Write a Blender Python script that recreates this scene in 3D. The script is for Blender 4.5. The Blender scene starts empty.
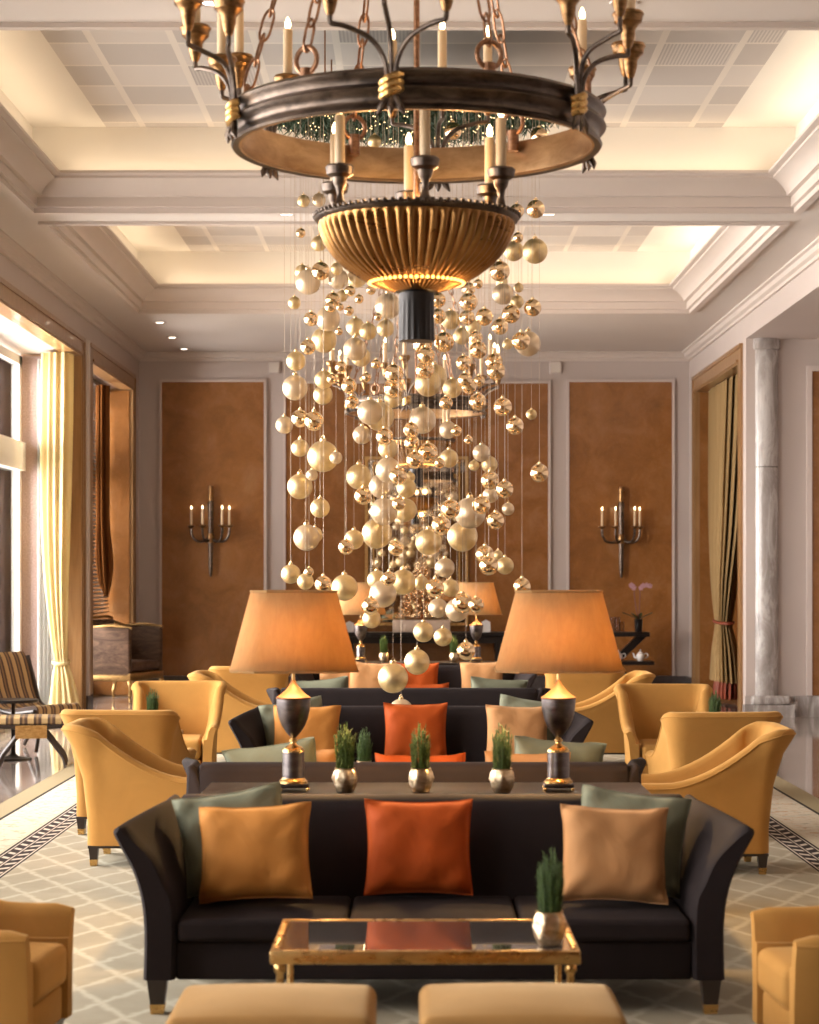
COVE, DAY, SKY, LAMP, BOWL, EXPO = 1.6, 295.0, 4.5, 40.0, 3.2, 0.13
import bpy, bmesh, math, random
from mathutils import Vector, Matrix
C = bpy.context.scene.collection
PI = math.pi
F, VX, VY, EYE = 2100.0, 414.0, 577.0, 1.6
rnd = random.Random(7)
def W(px, py, Y): return Vector(((px-VX)*Y/F, Y, EYE+(VY-py)*Y/F))
def sm(t):
    t = max(0.0, min(1.0, t)); return t*t*(3-2*t)

# ------------------------------------------------------------ materials
class NT:
    def __init__(s, name):
        s.m = bpy.data.materials.new(name); s.m.use_nodes = True
        s.t = s.m.node_tree; s.t.nodes.clear()
        s.out = s.n('ShaderNodeOutputMaterial')
    def n(s, typ, **kw):
        x = s.t.nodes.new(typ)
        for k, v in kw.items(): setattr(x, k, v)
        return x
    def l(s, a, b): s.t.links.new(a, b)
    def put(s, sock, v):
        if isinstance(v, bpy.types.NodeSocket): s.l(v, sock)
        else:
            if isinstance(v, tuple) and len(v) == 3 and sock.type == 'RGBA': v = v+(1,)
            sock.default_value = v
    def math(s, op, a, b=0.0, c=None, clamp=False):
        x = s.n('ShaderNodeMath', operation=op); x.use_clamp = clamp
        s.put(x.inputs[0], a); s.put(x.inputs[1], b)
        if c is not None: s.put(x.inputs[2], c)
        return x.outputs[0]
    def coord(s, kind='Object'): return s.n('ShaderNodeTexCoord').outputs[kind]
    def noise(s, vec, scale, detail=3, rough=.5, dist=0):
        x = s.n('ShaderNodeTexNoise'); s.l(vec, x.inputs['Vector'])
        x.inputs['Scale'].default_value = scale; x.inputs['Detail'].default_value = detail
        x.inputs['Roughness'].default_value = rough; x.inputs['Distortion'].default_value = dist
        return x.outputs['Fac']
    def map(s, vec, scale=(1,1,1), rot=(0,0,0)):
        x = s.n('ShaderNodeMapping'); s.l(vec, x.inputs[0]); x.inputs['Scale'].default_value = scale
        x.inputs['Rotation'].default_value = rot; return x.outputs[0]
    def mix(s, f, a, b):
        x = s.n('ShaderNodeMix', data_type='RGBA'); s.put(x.inputs[0], f); s.put(x.inputs[6], a); s.put(x.inputs[7], b)
        return x.outputs[2]
    def ramp(s, f, stops):
        x = s.n('ShaderNodeValToRGB'); s.l(f, x.inputs[0]); e = x.color_ramp.elements
        while len(e) < len(stops): e.new(.5)
        for q, (p, c) in zip(e, stops): q.position = p; q.color = c+(1,) if len(c) == 3 else c
        return x.outputs[0]
    def bsdf(s, color, rough=.5, metal=0.0, bump=None, bstr=.2, bdist=.01, **kw):
        p = s.n('ShaderNodeBsdfPrincipled'); s.put(p.inputs['Base Color'], color); s.put(p.inputs['Roughness'], rough)
        s.put(p.inputs['Metallic'], metal)
        for k, v in kw.items(): s.put(p.inputs[k.replace('_', ' ')], v)
        if bump is not None:
            b = s.n('ShaderNodeBump'); b.inputs['Strength'].default_value = bstr; b.inputs['Distance'].default_value = bdist
            s.l(bump, b.inputs['Height']); s.l(b.outputs[0], p.inputs['Normal'])
        s.l(p.outputs[0], s.out.inputs[0]); return p
def plain(name, col, rough=.5, metal=0.0, var=.12, scale=8, **kw):
    t = NT(name); v = t.coord()
    f = t.noise(v, scale, 3)
    d = tuple(c*(1-var) for c in col); u = tuple(min(1, c*(1+var)) for c in col)
    t.bsdf(t.mix(f, d, u), rough, metal, **kw); return t.m
def velvet(name, col, sheen=.35, var=.22, tint=None, fold=0):
    t = NT(name); v = t.coord()
    f = t.noise(v, 5, 4, .6, .6); g = t.noise(v, 220, 2)
    d = tuple(c*(1-var) for c in col); u = tuple(min(1, c*(1+var)) for c in col)
    h = g
    if fold:
        w = t.noise(t.map(v, (1, 1, .7)), 6, 3, .5, .7); h = t.math('ADD', t.math('MULTIPLY', w, 1.0), t.math('MULTIPLY', g, .03))
    p = t.bsdf(t.mix(f, d, u), .72 if fold else .82, 0.0, h, fold or .12, .03 if fold else .002)
    p.inputs['Sheen Weight'].default_value = sheen; p.inputs['Sheen Roughness'].default_value = .35
    p.inputs['Sheen Tint'].default_value = (tint or tuple(min(1, c*1.6+.05) for c in col))+(1,)
    p.inputs['Specular IOR Level'].default_value = .14
    return t.m
def emit(name, col, st, sample=True):
    t = NT(name); e = t.n('ShaderNodeEmission'); e.inputs[0].default_value = col+(1,); e.inputs[1].default_value = st
    t.l(e.outputs[0], t.out.inputs[0])
    if not sample: t.m.cycles.emission_sampling = 'NONE'
    return t.m

def m_marble():
    t = NT('polished_marble_floor'); v = t.coord()
    a = t.noise(t.map(v, (1, .6, 1)), 1.6, 6, .6, 1.2); b = t.noise(v, 7, 5, .65, .6)
    c = t.ramp(a, [(.3, (.17,.135,.115)), (.52, (.27,.225,.195)), (.7, (.36,.31,.28))])
    c = t.mix(t.math('MULTIPLY', b, .35), c, (.12,.085,.07))
    # slab joints every 1.2 m
    s = t.n('ShaderNodeSeparateXYZ'); t.l(v, s.inputs[0])
    def joint(o):
        fr = t.math('FRACT', t.math('DIVIDE', o, 1.2)); return t.math('LESS_THAN', fr, .006)
    j = t.math('MAXIMUM', joint(s.outputs[0]), joint(s.outputs[1]))
    c = t.mix(j, c, (.08,.06,.05))
    t.bsdf(c, .07, 0.0); return t.m
def m_burl():
    t = NT('burl_wood_veneer'); v = t.coord()
    a = t.noise(v, 2.2, 6, .62, .8); b = t.noise(t.map(v, (14, 14, 9)), 1, 5, .7, .5); d = t.noise(v, 34, 4, .7)
    c = t.ramp(a, [(.25, (.18,.068,.017)), (.5, (.268,.107,.028)), (.78, (.33,.155,.058))])
    c = t.mix(t.math('MULTIPLY', t.math('SUBTRACT', b, .38), .9, clamp=True), c, (.17,.060,.015))
    c = t.mix(t.math('MULTIPLY', t.math('SUBTRACT', d, .56), 2.2, clamp=True), c, (.34,.19,.10))
    t.bsdf(c, .27, 0.0, Coat_Weight=.25, Coat_Roughness=.12); return t.m
def m_frame_wood():
    t = NT('satin_oak_trim'); v = t.coord()
    a = t.noise(t.map(v, (18, 18, 1.5)), 1, 5, .6, .4)
    t.bsdf(t.ramp(a, [(.3, (.21,.105,.038)), (.7, (.33,.185,.08))]), .3, 0.0, Coat_Weight=.2); return t.m
def m_granite():
    t = NT('brown_granite'); v = t.coord()
    a = t.noise(v, 60, 4, .7); b = t.noise(v, 3, 3)
    t.bsdf(t.mix(b, t.ramp(a, [(.35, (.22,.14,.12)), (.65, (.55,.41,.36))]), (.30,.20,.17)), .45); return t.m
def m_graymarble():
    t = NT('veined_gray_marble'); v = t.coord()
    a = t.noise(t.map(v, (3, 3, .8)), 1.6, 7, .68, 1.8); b = t.noise(v, 30, 4, .7)
    c = t.ramp(a, [(.28, (.20,.17,.155)), (.5, (.36,.325,.305)), (.6, (.55,.52,.50)), (.72, (.33,.30,.28))])
    s = t.n('ShaderNodeSeparateXYZ'); t.l(v, s.inputs[0])
    j = t.math('LESS_THAN', t.math('ABSOLUTE', t.math('SUBTRACT', s.outputs[2], 2.86)), .006)
    t.bsdf(t.mix(j, t.mix(t.math('MULTIPLY', b, .25), c, (.2,.17,.16)), (.1,.09,.08)), .22); return t.m
def m_tiles():
    t = NT('acoustic_ceiling_tile'); v = t.coord(); s = t.n('ShaderNodeSeparateXYZ'); t.l(v, s.inputs[0])
    ux = t.math('DIVIDE', t.math('ADD', s.outputs[0], 20.23), .578); uy = t.math('DIVIDE', t.math('ADD', s.outputs[1], .02), .65)
    fx, fy = t.math('FRACT', ux), t.math('FRACT', uy)
    ix, iy = t.math('FLOOR', ux), t.math('FLOOR', uy)
    edge = t.math('MAXIMUM', t.math('LESS_THAN', fx, .09), t.math('LESS_THAN', fy, .06))
    chk = t.math('MODULO', t.math('ADD', ix, iy), 2.0)
    wn = t.n('ShaderNodeTexWhiteNoise', noise_dimensions='2D'); cb = t.n('ShaderNodeCombineXYZ'); t.l(ix, cb.inputs[0]); t.l(iy, cb.inputs[1]); t.l(cb.outputs[0], wn.inputs[0])
    grille = t.math('MULTIPLY', t.math('GREATER_THAN', wn.outputs[0], .9), t.math('LESS_THAN', t.math('FRACT', t.math('MULTIPLY', fx, 22)), .5))
    c = t.mix(chk, (.50,.455,.42), (.60,.55,.505))
    c = t.mix(t.math('MULTIPLY', grille, .35), c, (.2,.18,.17))
    c = t.mix(edge, c, (.68,.62,.55))
    h = t.math('ADD', edge, t.math('MULTIPLY', t.noise(v, 90, 2), .15))
    t.bsdf(c, .8, 0.0, h, .5, .02); return t.m
def m_rug():
    t = NT('bordered_lattice_carpet'); v = t.coord(); s = t.n('ShaderNodeSeparateXYZ'); t.l(v, s.inputs[0])
    X, Y = s.outputs[0], s.outputs[1]; ax = t.math('ABSOLUTE', X)
    fuzz = t.noise(v, 260, 2); big = t.noise(v, 3.2, 4, .6)
    wob = t.math('MULTIPLY', t.math('SUBTRACT', t.noise(v, 13, 3, .6), .5), .26)
    xa, yb = t.math('DIVIDE', X, .26), t.math('DIVIDE', Y, .54)
    def line(q):
        f = t.math('FRACT', t.math('ADD', q, wob)); d = t.math('ABSOLUTE', t.math('SUBTRACT', f, .5))
        return t.math('MULTIPLY', t.math('SUBTRACT', d, .385), 11, clamp=True)
    lat = t.math('MAXIMUM', line(t.math('ADD', xa, yb)), line(t.math('SUBTRACT', xa, yb)))
    base = t.mix(big, (.30,.262,.185), (.46,.412,.315))
    c = t.mix(t.math('MULTIPLY', lat, .6), base, (.62,.565,.44))
    def gt(a): return t.math('GREATER_THAN', ax, a)
    # dark braided band
    yy = t.math('FRACT', t.math('DIVIDE', t.math('ADD', Y, t.math('MULTIPLY', ax, 1.1)), .19))
    yz = t.math('FRACT', t.math('DIVIDE', t.math('SUBTRACT', Y, t.math('MULTIPLY', ax, 1.1)), .19))
    def between(a, b): return t.math('MULTIPLY', gt(a), t.math('LESS_THAN', ax, b))
    dash = t.math('ADD', t.math('MULTIPLY', between(2.21, 2.26), t.math('LESS_THAN', yy, .36)), t.math('MULTIPLY', between(2.287, 2.335), t.math('LESS_THAN', yz, .36)))
    white = t.math('MINIMUM', t.math('ADD', dash, t.math('ADD', between(2.27, 2.279), t.math('ADD', between(2.193, 2.203), between(2.345, 2.354)))), 1.0)
    band = t.mix(white, (.022,.014,.016), (.60,.52,.43))
    c = t.mix(gt(2.18), c, band)
    fl = t.noise(v, 16, 3, .6, 1.0); fl2 = t.noise(v, 11, 2, .5, .5)
    cream = t.mix(t.math('MULTIPLY', t.math('SUBTRACT', fl, .53), 7, clamp=True), (.62,.55,.43), (.52,.34,.22))
    cream = t.mix(t.math('MULTIPLY', t.math('SUBTRACT', fl2, .60), 8, clamp=True), cream, (.33,.34,.27))
    c = t.mix(gt(2.37), c, cream); c = t.mix(gt(2.39), t.mix(gt(2.37), c, (.55,.49,.36)), cream)
    c = t.mix(gt(2.70), c, (.025,.018,.016)); c = t.mix(gt(2.725), c, (.34,.275,.165))
    c = t.mix(t.math('MULTIPLY', fuzz, .25), c, (.12,.10,.07))
    t.bsdf(c, .95, 0.0, fuzz, .5, .006, Specular_IOR_Level=.1); return t.m
def m_stripe():
    t = NT('striped_silk_upholstery'); v = t.coord(); s = t.n('ShaderNodeSeparateXYZ'); t.l(v, s.inputs[0])
    f = t.math('FRACT', t.math('DIVIDE', t.math('ADD', s.outputs[0], .5), .115))
    c = t.ramp(f, [(0, (.40,.27,.12)), (.42, (.46,.32,.15)), (.46, (.06,.03,.018)), (.60, (.07,.035,.02)), (.64, (.20,.12,.05)), (.75, (.26,.16,.07)), (.80, (.07,.035,.02)), (1, (.07,.035,.02))])
    t.bsdf(c, .5, 0.0); return t.m
def m_bergere():
    t = NT('brown_figured_velvet'); v = t.coord()
    a = t.noise(t.map(v, (2, 2, 9)), 1.4, 6, .7, 1.5)
    t.bsdf(t.ramp(a, [(.3, (.045,.024,.014)), (.5, (.095,.054,.034)), (.68, (.17,.10,.062)), (.8, (.06,.033,.022))]), .65, 0.0, Specular_IOR_Level=.2); return t.m
def m_shade():
    t = NT('pleated_silk_lampshade'); v = t.coord()
    w = t.noise(t.map(v, (30, 30, 1.2)), 1, 4, .7, .6)
    c = t.mix(w, (.42,.265,.125), (.62,.42,.215))
    d = t.n('ShaderNodeBsdfDiffuse'); t.l(c, d.inputs[0]); r = t.n('ShaderNodeBsdfTranslucent'); t.l(c, r.inputs[0])
    m = t.n('ShaderNodeMixShader'); m.inputs[0].default_value = .48; t.l(d.outputs[0], m.inputs[1]); t.l(r.outputs[0], m.inputs[2])
    t.l(m.outputs[0], t.out.inputs[0]); return t.m
def m_curtain(name, a, b, tr=.3):
    t = NT(name); v = t.coord()
    w = t.noise(t.map(v, (40, 40, .6)), 1, 4, .6)
    c = t.mix(w, a, b)
    d = t.n('ShaderNodeBsdfDiffuse'); t.l(c, d.inputs[0]); r = t.n('ShaderNodeBsdfTranslucent'); t.l(c, r.inputs[0])
    g = t.n('ShaderNodeBsdfGlossy'); t.l(c, g.inputs[0]); g.inputs['Roughness'].default_value = .4
    m = t.n('ShaderNodeMixShader'); m.inputs[0].default_value = tr; t.l(d.outputs[0], m.inputs[1]); t.l(r.outputs[0], m.inputs[2])
    k = t.n('ShaderNodeMixShader'); k.inputs[0].default_value = .12; t.l(m.outputs[0], k.inputs[1]); t.l(g.outputs[0], k.inputs[2])
    t.l(k.outputs[0], t.out.inputs[0]); return t.m
def m_pane(name, tint=(1,1,1), refl=.08):
    t = NT(name); a = t.n('ShaderNodeBsdfTransparent'); a.inputs[0].default_value = tint+(1,)
    g = t.n('ShaderNodeBsdfGlossy'); g.inputs['Roughness'].default_value = .02
    f = t.n('ShaderNodeFresnel'); f.inputs[0].default_value = 1.22
    m = t.n('ShaderNodeMixShader'); t.l(f.outputs[0], m.inputs[0]); t.l(a.outputs[0], m.inputs[1]); t.l(g.outputs[0], m.inputs[2])
    t.l(m.outputs[0], t.out.inputs[0]); return t.m
def m_bronze(name, dark, light, rough=.3, scale=14):
    t = NT(name); v = t.coord(); a = t.noise(t.map(v, (1, 1, 2.5)), scale, 5, .65, .4)
    t.bsdf(t.ramp(a, [(.32, dark), (.68, light)]), t.math('ADD', t.math('MULTIPLY', a, .25), rough-.1), 1.0); return t.m

M = dict(
  floor=m_marble(), burl=m_burl(), wood=m_frame_wood(), granite=m_granite(), gmarble=m_graymarble(), tiles=m_tiles(), rug=m_rug(),
  wall=plain('mauve_gray_plaster', (.47,.40,.365), .6, var=.04, scale=2),
  ceil=plain('warm_white_plaster', (.60,.54,.495), .75, var=.025, scale=2),
  crown=plain('ivory_moulding_paint', (.55,.475,.425), .5, var=.04, scale=3),
  cove=plain('cream_cove_plaster', (.80,.755,.68), .8, var=.02, scale=2),
  trimw=plain('pale_trim_paint', (.54,.46,.42), .45, var=.03),
  darkstone=plain('dark_stone_skirting', (.075,.065,.065), .2, var=.4, scale=12),
  winframe=plain('white_window_paint', (.72,.69,.66), .35, var=.03), pane=m_pane('window_pane_glass'),
  pave=plain('pale_paving_stone', (.62,.60,.57), .7, var=.15, scale=4),
  charcoal=velvet('charcoal_velvet', (.0185,.0130,.0130), .035, .3, (.30,.24,.24)),
  yellow=velvet('golden_velvet', (.43,.215,.055), .25, .16, (.95,.66,.3)),
  ottov=velvet('sand_gold_velvet', (.34,.18,.058), .4, .2, (.95,.7,.4)),
  sage=velvet('sage_satin', (.18,.185,.125), .3, .22, (.6,.65,.58), .38),
  ochre=velvet('ochre_satin', (.50,.205,.045), .25, .2, (1,.6,.25), .38),
  rust=velvet('rust_orange_satin', (.41,.070,.010), .25, .22, (1,.4,.14), .38),
  peach=velvet('peach_satin', (.48,.24,.098), .3, .22, (1,.72,.45), .38),
  legwood=plain('ebonised_wood', (.028,.018,.014), .35, var=.3),
  brass=m_bronze('aged_brass', (.55,.335,.12), (.68,.44,.175), .26, 18),
  gilt=m_bronze('gilded_wood', (.40,.23,.08), (.66,.43,.18), .4, 26),
  bronze=m_bronze('dark_patinated_bronze', (.055,.042,.036), (.19,.145,.115), .34, 9),
  innerbr=m_bronze('warm_inner_bronze', (.34,.20,.10), (.55,.36,.20), .36, 7),
  bowlbr=m_bronze('burnished_bronze', (.27,.128,.040), (.42,.215,.075), .27, 4),
  cupbr=m_bronze('brown_bronze_cup', (.17,.09,.04), (.40,.23,.10), .3, 26),
  chainbr=m_bronze('reddish_bronze_chain', (.20,.10,.055), (.40,.22,.13), .35, 40),
  pewter=m_bronze('dark_pewter', (.10,.085,.085), (.22,.185,.175), .3, 10),
  black=plain('black_lacquer', (.014,.010,.009), .3, var=.3, Specular_IOR_Level=.25),
  tassel=plain('black_fluted_metal', (.03,.026,.025), .4, .6, var=.3),
  mirrorglass=NT('mirror_silvering').m, tabletop=NT('smoked_mirror_top').m,
  candle=plain('ivory_candle_wax', (.74,.54,.33), .5, var=.05, Subsurface_Weight=.0),
  bulb=emit('candle_bulb_glow', (1,.72,.38), 14), lampbulb=emit('lamp_bulb_glow', (1,.62,.25), 20),
  holes=emit('pierced_light_holes', (1,.50,.12), 5, False), fairy=emit('fairy_light_glow', (1,.70,.34), 4, False),
  down=emit('downlight_glow', (1,.88,.72), 9), 
  cap2=plain('bronzed_cap', (.10,.045,.014), .5, .3),
  shade=m_shade(), stripe=m_stripe(), bergere=m_bergere(),
  curt=m_curtain('pale_gold_silk', (.60,.47,.22), (.80,.68,.42), .35), curt2=m_curtain('bronze_gold_silk', (.20,.115,.045), (.42,.29,.14), .05),
  curt3=m_curtain('amber_drape', (.12,.04,.012), (.22,.085,.025), .05), sheer=m_curtain('white_sheer', (.86,.85,.83), (.9,.9,.88), .7),
  redtrim=plain('red_patterned_lining', (.22,.045,.02), .6, var=.7, scale=30),
  needle=plain('rosemary_needles', (.075,.125,.026), .6, var=.5, scale=40),
  fir=plain('fir_needles', (.035,.065,.03), .7, var=.5, scale=40),
  leaf=plain('dark_orchid_leaf', (.03,.045,.02), .35, var=.3), petal=plain('pink_orchid_petal', (.42,.22,.25), .5, var=.2, scale=60),
  stem=plain('orchid_stem', (.16,.05,.04), .5), china=plain('white_china', (.72,.68,.66), .15, var=.03),
  pot=m_bronze('hammered_champagne_metal', (.36,.25,.14), (.80,.64,.44), .3, 22),
  glassw=m_pane('drinking_glass', (.9,.87,.85), .1),
  orn_c=m_bronze('matte_champagne_glass', (.70,.53,.28), (.78,.60,.34), .42, 3),
  orn_w=NT('pearl_white_glass').m, orn_m=NT('mirrored_gold_glass').m,
  cap=m_bronze('ornament_cap_gold', (.75,.52,.25), (.9,.68,.38), .25, 30),
  cord=plain('sparkling_cord', (.50,.38,.27), .4, .3, var=.1, scale=60),
  louvre=plain('dark_louvre', (.07,.055,.045), .45, var=.2), plastic=plain('off_white_plate', (.62,.56,.50), .4, var=.03),
  planter=plain('blush_planter', (.70,.56,.46), .5, var=.05),
)
def redo(m, fn):
    t = NT.__new__(NT); t.m = m; t.t = m.node_tree; t.out = t.t.nodes[0]; fn(t)
redo(M['mirrorglass'], lambda t: t.bsdf((.60,.57,.54), .02, 1.0))
redo(M['tabletop'], lambda t: t.bsdf((.10,.085,.075), .03, 0.0, Specular_IOR_Level=1.0, Coat_Weight=1.0, Coat_IOR=2.0, Coat_Roughness=.02))
redo(M['orn_w'], lambda t: t.bsdf((.74,.575,.385), .38, .75, Coat_Weight=.3))
def _mir(t):
    v = t.coord(); n = t.noise(v, 3.5, 3, .6, .4)
    t.bsdf(t.mix(n, (.84,.58,.31), (.93,.72,.48)), .03, 1.0, n, .08, .05)
redo(M['orn_m'], _mir)

# ------------------------------------------------------------ mesh helpers
class MB:
    def __init__(s): s.v, s.f, s.mi = [], [], []
    def add(s, vs, fs, mi=0):
        b = len(s.v); s.v += [tuple(v) for v in vs]; s.f += [tuple(b+i for i in f) for f in fs]; s.mi += [mi]*len(fs); return s
    def box(s, x0, x1, y0, y1, z0, z1, mi=0):
        vs = [(x,y,z) for z in (z0,z1) for y in (y0,y1) for x in (x0,x1)]
        return s.add(vs, [(0,2,3,1),(4,5,7,6),(0,1,5,4),(2,6,7,3),(0,4,6,2),(1,3,7,5)], mi)
    def rbox(s, x0, x1, y0, y1, z0, z1, r=.02, seg=3, crown=0.0, cut=0, mi=0):
        bm = bmesh.new(); bmesh.ops.create_cube(bm, size=1)
        for v in bm.verts:
            v.co = Vector(((x0+x1)/2+v.co.x*(x1-x0), (y0+y1)/2+v.co.y*(y1-y0), (z0+z1)/2+v.co.z*(z1-z0)))
        if cut: bmesh.ops.subdivide_edges(bm, edges=bm.edges[:], cuts=cut, use_grid_fill=True)
        es = [e for e in bm.edges if len(e.link_faces) == 2 and e.link_faces[0].normal.dot(e.link_faces[1].normal) < .5]
        bm.normal_update(); es = [e for e in bm.edges if e.calc_face_angle(0) > 1]
        bmesh.ops.bevel(bm, geom=es, offset=r, segments=seg, profile=.5, affect='EDGES', clamp_overlap=True)
        if crown:
            cx, cy, cz = (x0+x1)/2, (y0+y1)/2, (z0+z1)/2
            for v in bm.verts:
                if v.co.z > cz:
                    u, w = (v.co.x-cx)/((x1-x0)/2), (v.co.y-cy)/((y1-y0)/2)
                    v.co.z += crown*max(0, (1-u*u))*max(0, (1-w*w))
        bm.verts.index_update()
        s.add([v.co.copy() for v in bm.verts], [[v.index for v in f.verts] for f in bm.faces], mi); bm.free(); return s
    def loft(s, secs, closed=True, caps=True, loop=False, mi=0):
        n = len(secs[0]); vs = [p for q in secs for p in q]; fs = []; m = len(secs)
        for i in range(m if loop else m-1):
            j = (i+1) % m
            for k in range(n if closed else n-1):
                l = (k+1) % n; fs.append((i*n+k, i*n+l, j*n+l, j*n+k))
        if caps and not loop and closed:
            fs.append(tuple(range(n))[::-1]); fs.append(tuple((m-1)*n+k for k in range(n)))
        return s.add(vs, fs, mi)
    def lathe(s, prof, cx=0, cy=0, cz=0, n=24, caps=True, mod=None, mi=0):
        secs = []
        for r, z in prof:
            q = []
            for k in range(n):
                a = 2*PI*k/n; rr = r*(mod(a, z) if mod else 1)
                q.append((cx+rr*math.cos(a), cy+rr*math.sin(a), cz+z))
            secs.append(q)
        return s.loft(secs, True, caps, mi=mi)
    def tube(s, pts, r, n=8, loop=False, mi=0):
        pts = [Vector(p) for p in pts]; m = len(pts); secs = []; ref = None
        for i, p in enumerate(pts):
            a = pts[(i-1) % m] if (loop or i > 0) else p; b = pts[(i+1) % m] if (loop or i < m-1) else p
            t = (b-a).normalized()
            if ref is None:
                ref = t.orthogonal().normalized()
            ref = (ref-t*ref.dot(t)); ref = ref.normalized() if ref.length > 1e-6 else t.orthogonal().normalized()
            u = t.cross(ref); rr = r[i] if isinstance(r, (list, tuple)) else r
            secs.append([p+(ref*math.cos(2*PI*k/n)+u*math.sin(2*PI*k/n))*rr for k in range(n)])
        return s.loft(secs, True, True, loop, mi)
    def sphere(s, c, r, n=12, m=8, sz=1.0, mi=0):
        prof = [(r*math.sin(PI*i/m)+1e-5, -r*sz*math.cos(PI*i/m)) for i in range(m+1)]
        return s.lathe(prof, c[0], c[1], c[2], n, True, mi=mi)
    def prism(s, poly, axis, a, b, mi=0):
        def pt(u, v, w): return (w,u,v) if axis == 'x' else (u,w,v) if axis == 'y' else (u,v,w)
        return s.loft([[pt(u, v, a) for u, v in poly], [pt(u, v, b) for u, v in poly]], mi=mi)
    def xf(s, mat):
        s.v = [tuple(mat @ Vector(v)) for v in s.v]; return s
    def build(s, name, mat, parent=None, angle=40, loc=None):
        me = bpy.data.meshes.new(name); me.from_pydata(s.v, [], s.f)
        for x in (mat if isinstance(mat, list) else [mat]): me.materials.append(M[x])
        if any(s.mi): me.polygons.foreach_set('material_index', s.mi)
        bm = bmesh.new(); bm.from_mesh(me); bmesh.ops.recalc_face_normals(bm, faces=bm.faces); bm.to_mesh(me); bm.free()
        me.shade_smooth(); me.set_sharp_from_angle(angle=math.radians(angle))
        o = bpy.data.objects.new(name, me); C.objects.link(o)
        if parent: o.parent = parent
        if loc: o.location = loc
        return o
def smooth_path(pts, k=6):
    pts = [Vector(p) for p in pts]; out = []
    for i in range(len(pts)-1):
        p0, p1, p2, p3 = pts[max(i-1, 0)], pts[i], pts[i+1], pts[min(i+2, len(pts)-1)]
        for j in range(k):
            t = j/k; out.append(.5*((2*p1)+(p2-p0)*t+(2*p0-5*p1+4*p2-p3)*t*t+(3*p1-p0-3*p2+p3)*t**3))
    out.append(pts[-1]); return out
def tag(o, label, cat, group=None, kind=None):
    o['label'] = label; o['category'] = cat
    if group: o['group'] = group
    if kind: o['kind'] = kind
    return o
def thing(name, label, cat, loc=(0,0,0), rz=0, group=None):
    o = bpy.data.objects.new(name, None); C.objects.link(o); o.location = loc; o.rotation_euler = (0,0,rz); o.empty_display_size = .1
    return tag(o, label, cat, group)
def copy_tree(o, parent=None):
    c = o.copy(); C.objects.link(c)
    if parent is not None: c.parent = parent
    for ch in list(o.children): copy_tree(ch, c)
    return c
def struct(o): o['kind'] = 'structure'; return o
def stuff(o): o['kind'] = 'stuff'; return o
RZ = .0135   # top of the rug
# ============================================================ THE SETTING
XW, YB, ZS = 3.80, 29.0, 4.70
def S(name, mb, mat, **k): return struct(mb.build(name, mat, **k))
S('floor', MB().box(-4.6, 7.6, -4, YB+.2, -.1, 0), 'floor')
S('exterior_paving', MB().box(-16, -4.62, -8, 40, -.2, -.06), 'pave')
S('exterior_pier', MB().box(-5.35, -4.64, 24.15, 25.0, -.06, 6), 'granite')
OPEN = [(-1.2, 4.9), (5.5, 11.5), (12.1, 18.1), (18.7, 23.85), (24.65, 28.2)]
wl = MB(); prev = -4.0; wl.box(-4.6, -XW, -4, YB+.2, 4.13, 4.9)
for a, b in OPEN: wl.box(-4.6, -XW, prev, a, 0, 4.13); prev = b
wl.box(-4.6, -XW, prev, YB+.2, 0, 4.13); S('wall_left', wl, 'wall')
S('wall_back', MB().box(-XW, XW+.8, YB, YB+.2, 0, 4.9), 'wall')
S('wall_front', MB().box(-4.6, 7.6, -4.2, -4, 0, 4.9), 'burl')
wr = MB().box(XW, 4.6, 24.1, 24.45, 0, 4.9).box(XW, 4.6, 28.2, YB, 0, 4.9).box(XW, 4.6, 24.45, 28.2, 4.10, 4.9).box(XW, 4.6, -4, 24.1, 4.33, 4.9).box(4.45, 4.6, 24.45, 28.2, 0, 4.1)
S('wall_right', wr, 'wall')
S('wall_alcove_end', MB().box(4.6, 7.6, 24.1, 24.3, 0, 4.6), 'wall')
S('wall_alcove_side', MB().box(7.5, 7.7, -4, 24.1, 0, 4.6), 'wall')
S('ceiling', MB().box(4.6, 7.6, -4, 24.1, 4.45, 4.6), 'ceil')
# window surrounds: timber face frames and reveal linings
def surround(name, sgn, a, b, top, deep):
    m = MB(); xf = sgn*XW; xi = sgn*(XW-.03); xo = sgn*(XW+deep)
    def bx(p, q, *r): m.box(min(p, q), max(p, q), *r)
    bx(xi, xf, a-.2, a, 0, top+.2); bx(xi, xf, b, b+.2, 0, top+.2); bx(xi, xf, a, b, top, top+.2)
    bx(xi, xo, a-.012, a+.02, 0, top); bx(xi, xo, b-.02, b+.012, 0, top); bx(xi, sgn*(XW+.15), a, b, top-.02, top+.012)
    e = sgn*(XW-.045)
    bx(e, xi, b+.15, b+.2, 0, top+.2); bx(e, xi, a-.2, b+.2, top+.15, top+.2); bx(e, xi, b, b+.03, 0, top); bx(e, xi, a, b, top, top+.03)
    return S(name, m, 'burl' if name == 'trim_7' else 'wood')
for i, (a, b) in enumerate(OPEN): surround(f'trim_{i+1}', -1, a, b, 4.13, .66)
surround('trim_6', 1, 24.45, 28.2, 4.10, .5)
S('trim_7', MB().box(XW+.035, XW+.64, 28.17, 28.178, .02, 4.08).box(4.42, 4.448, 24.47, 28.17, .02, 4.08), 'burl')
S('trim_8', MB().box(-XW-.62, -XW-.02, 28.165, 28.178, .02, 4.1), 'burl')
S('trim_30', MB().box(-4.44, -4.13, 23.80, 23.848, .12, 4.1), 'granite')
S('trim_9', MB().box(-XW, -XW+.03, 24.08, 24.42, .0, 4.33).box(-XW, -XW+.055, 24.2, 24.3, 0, 4.33), 'trimw')
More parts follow.
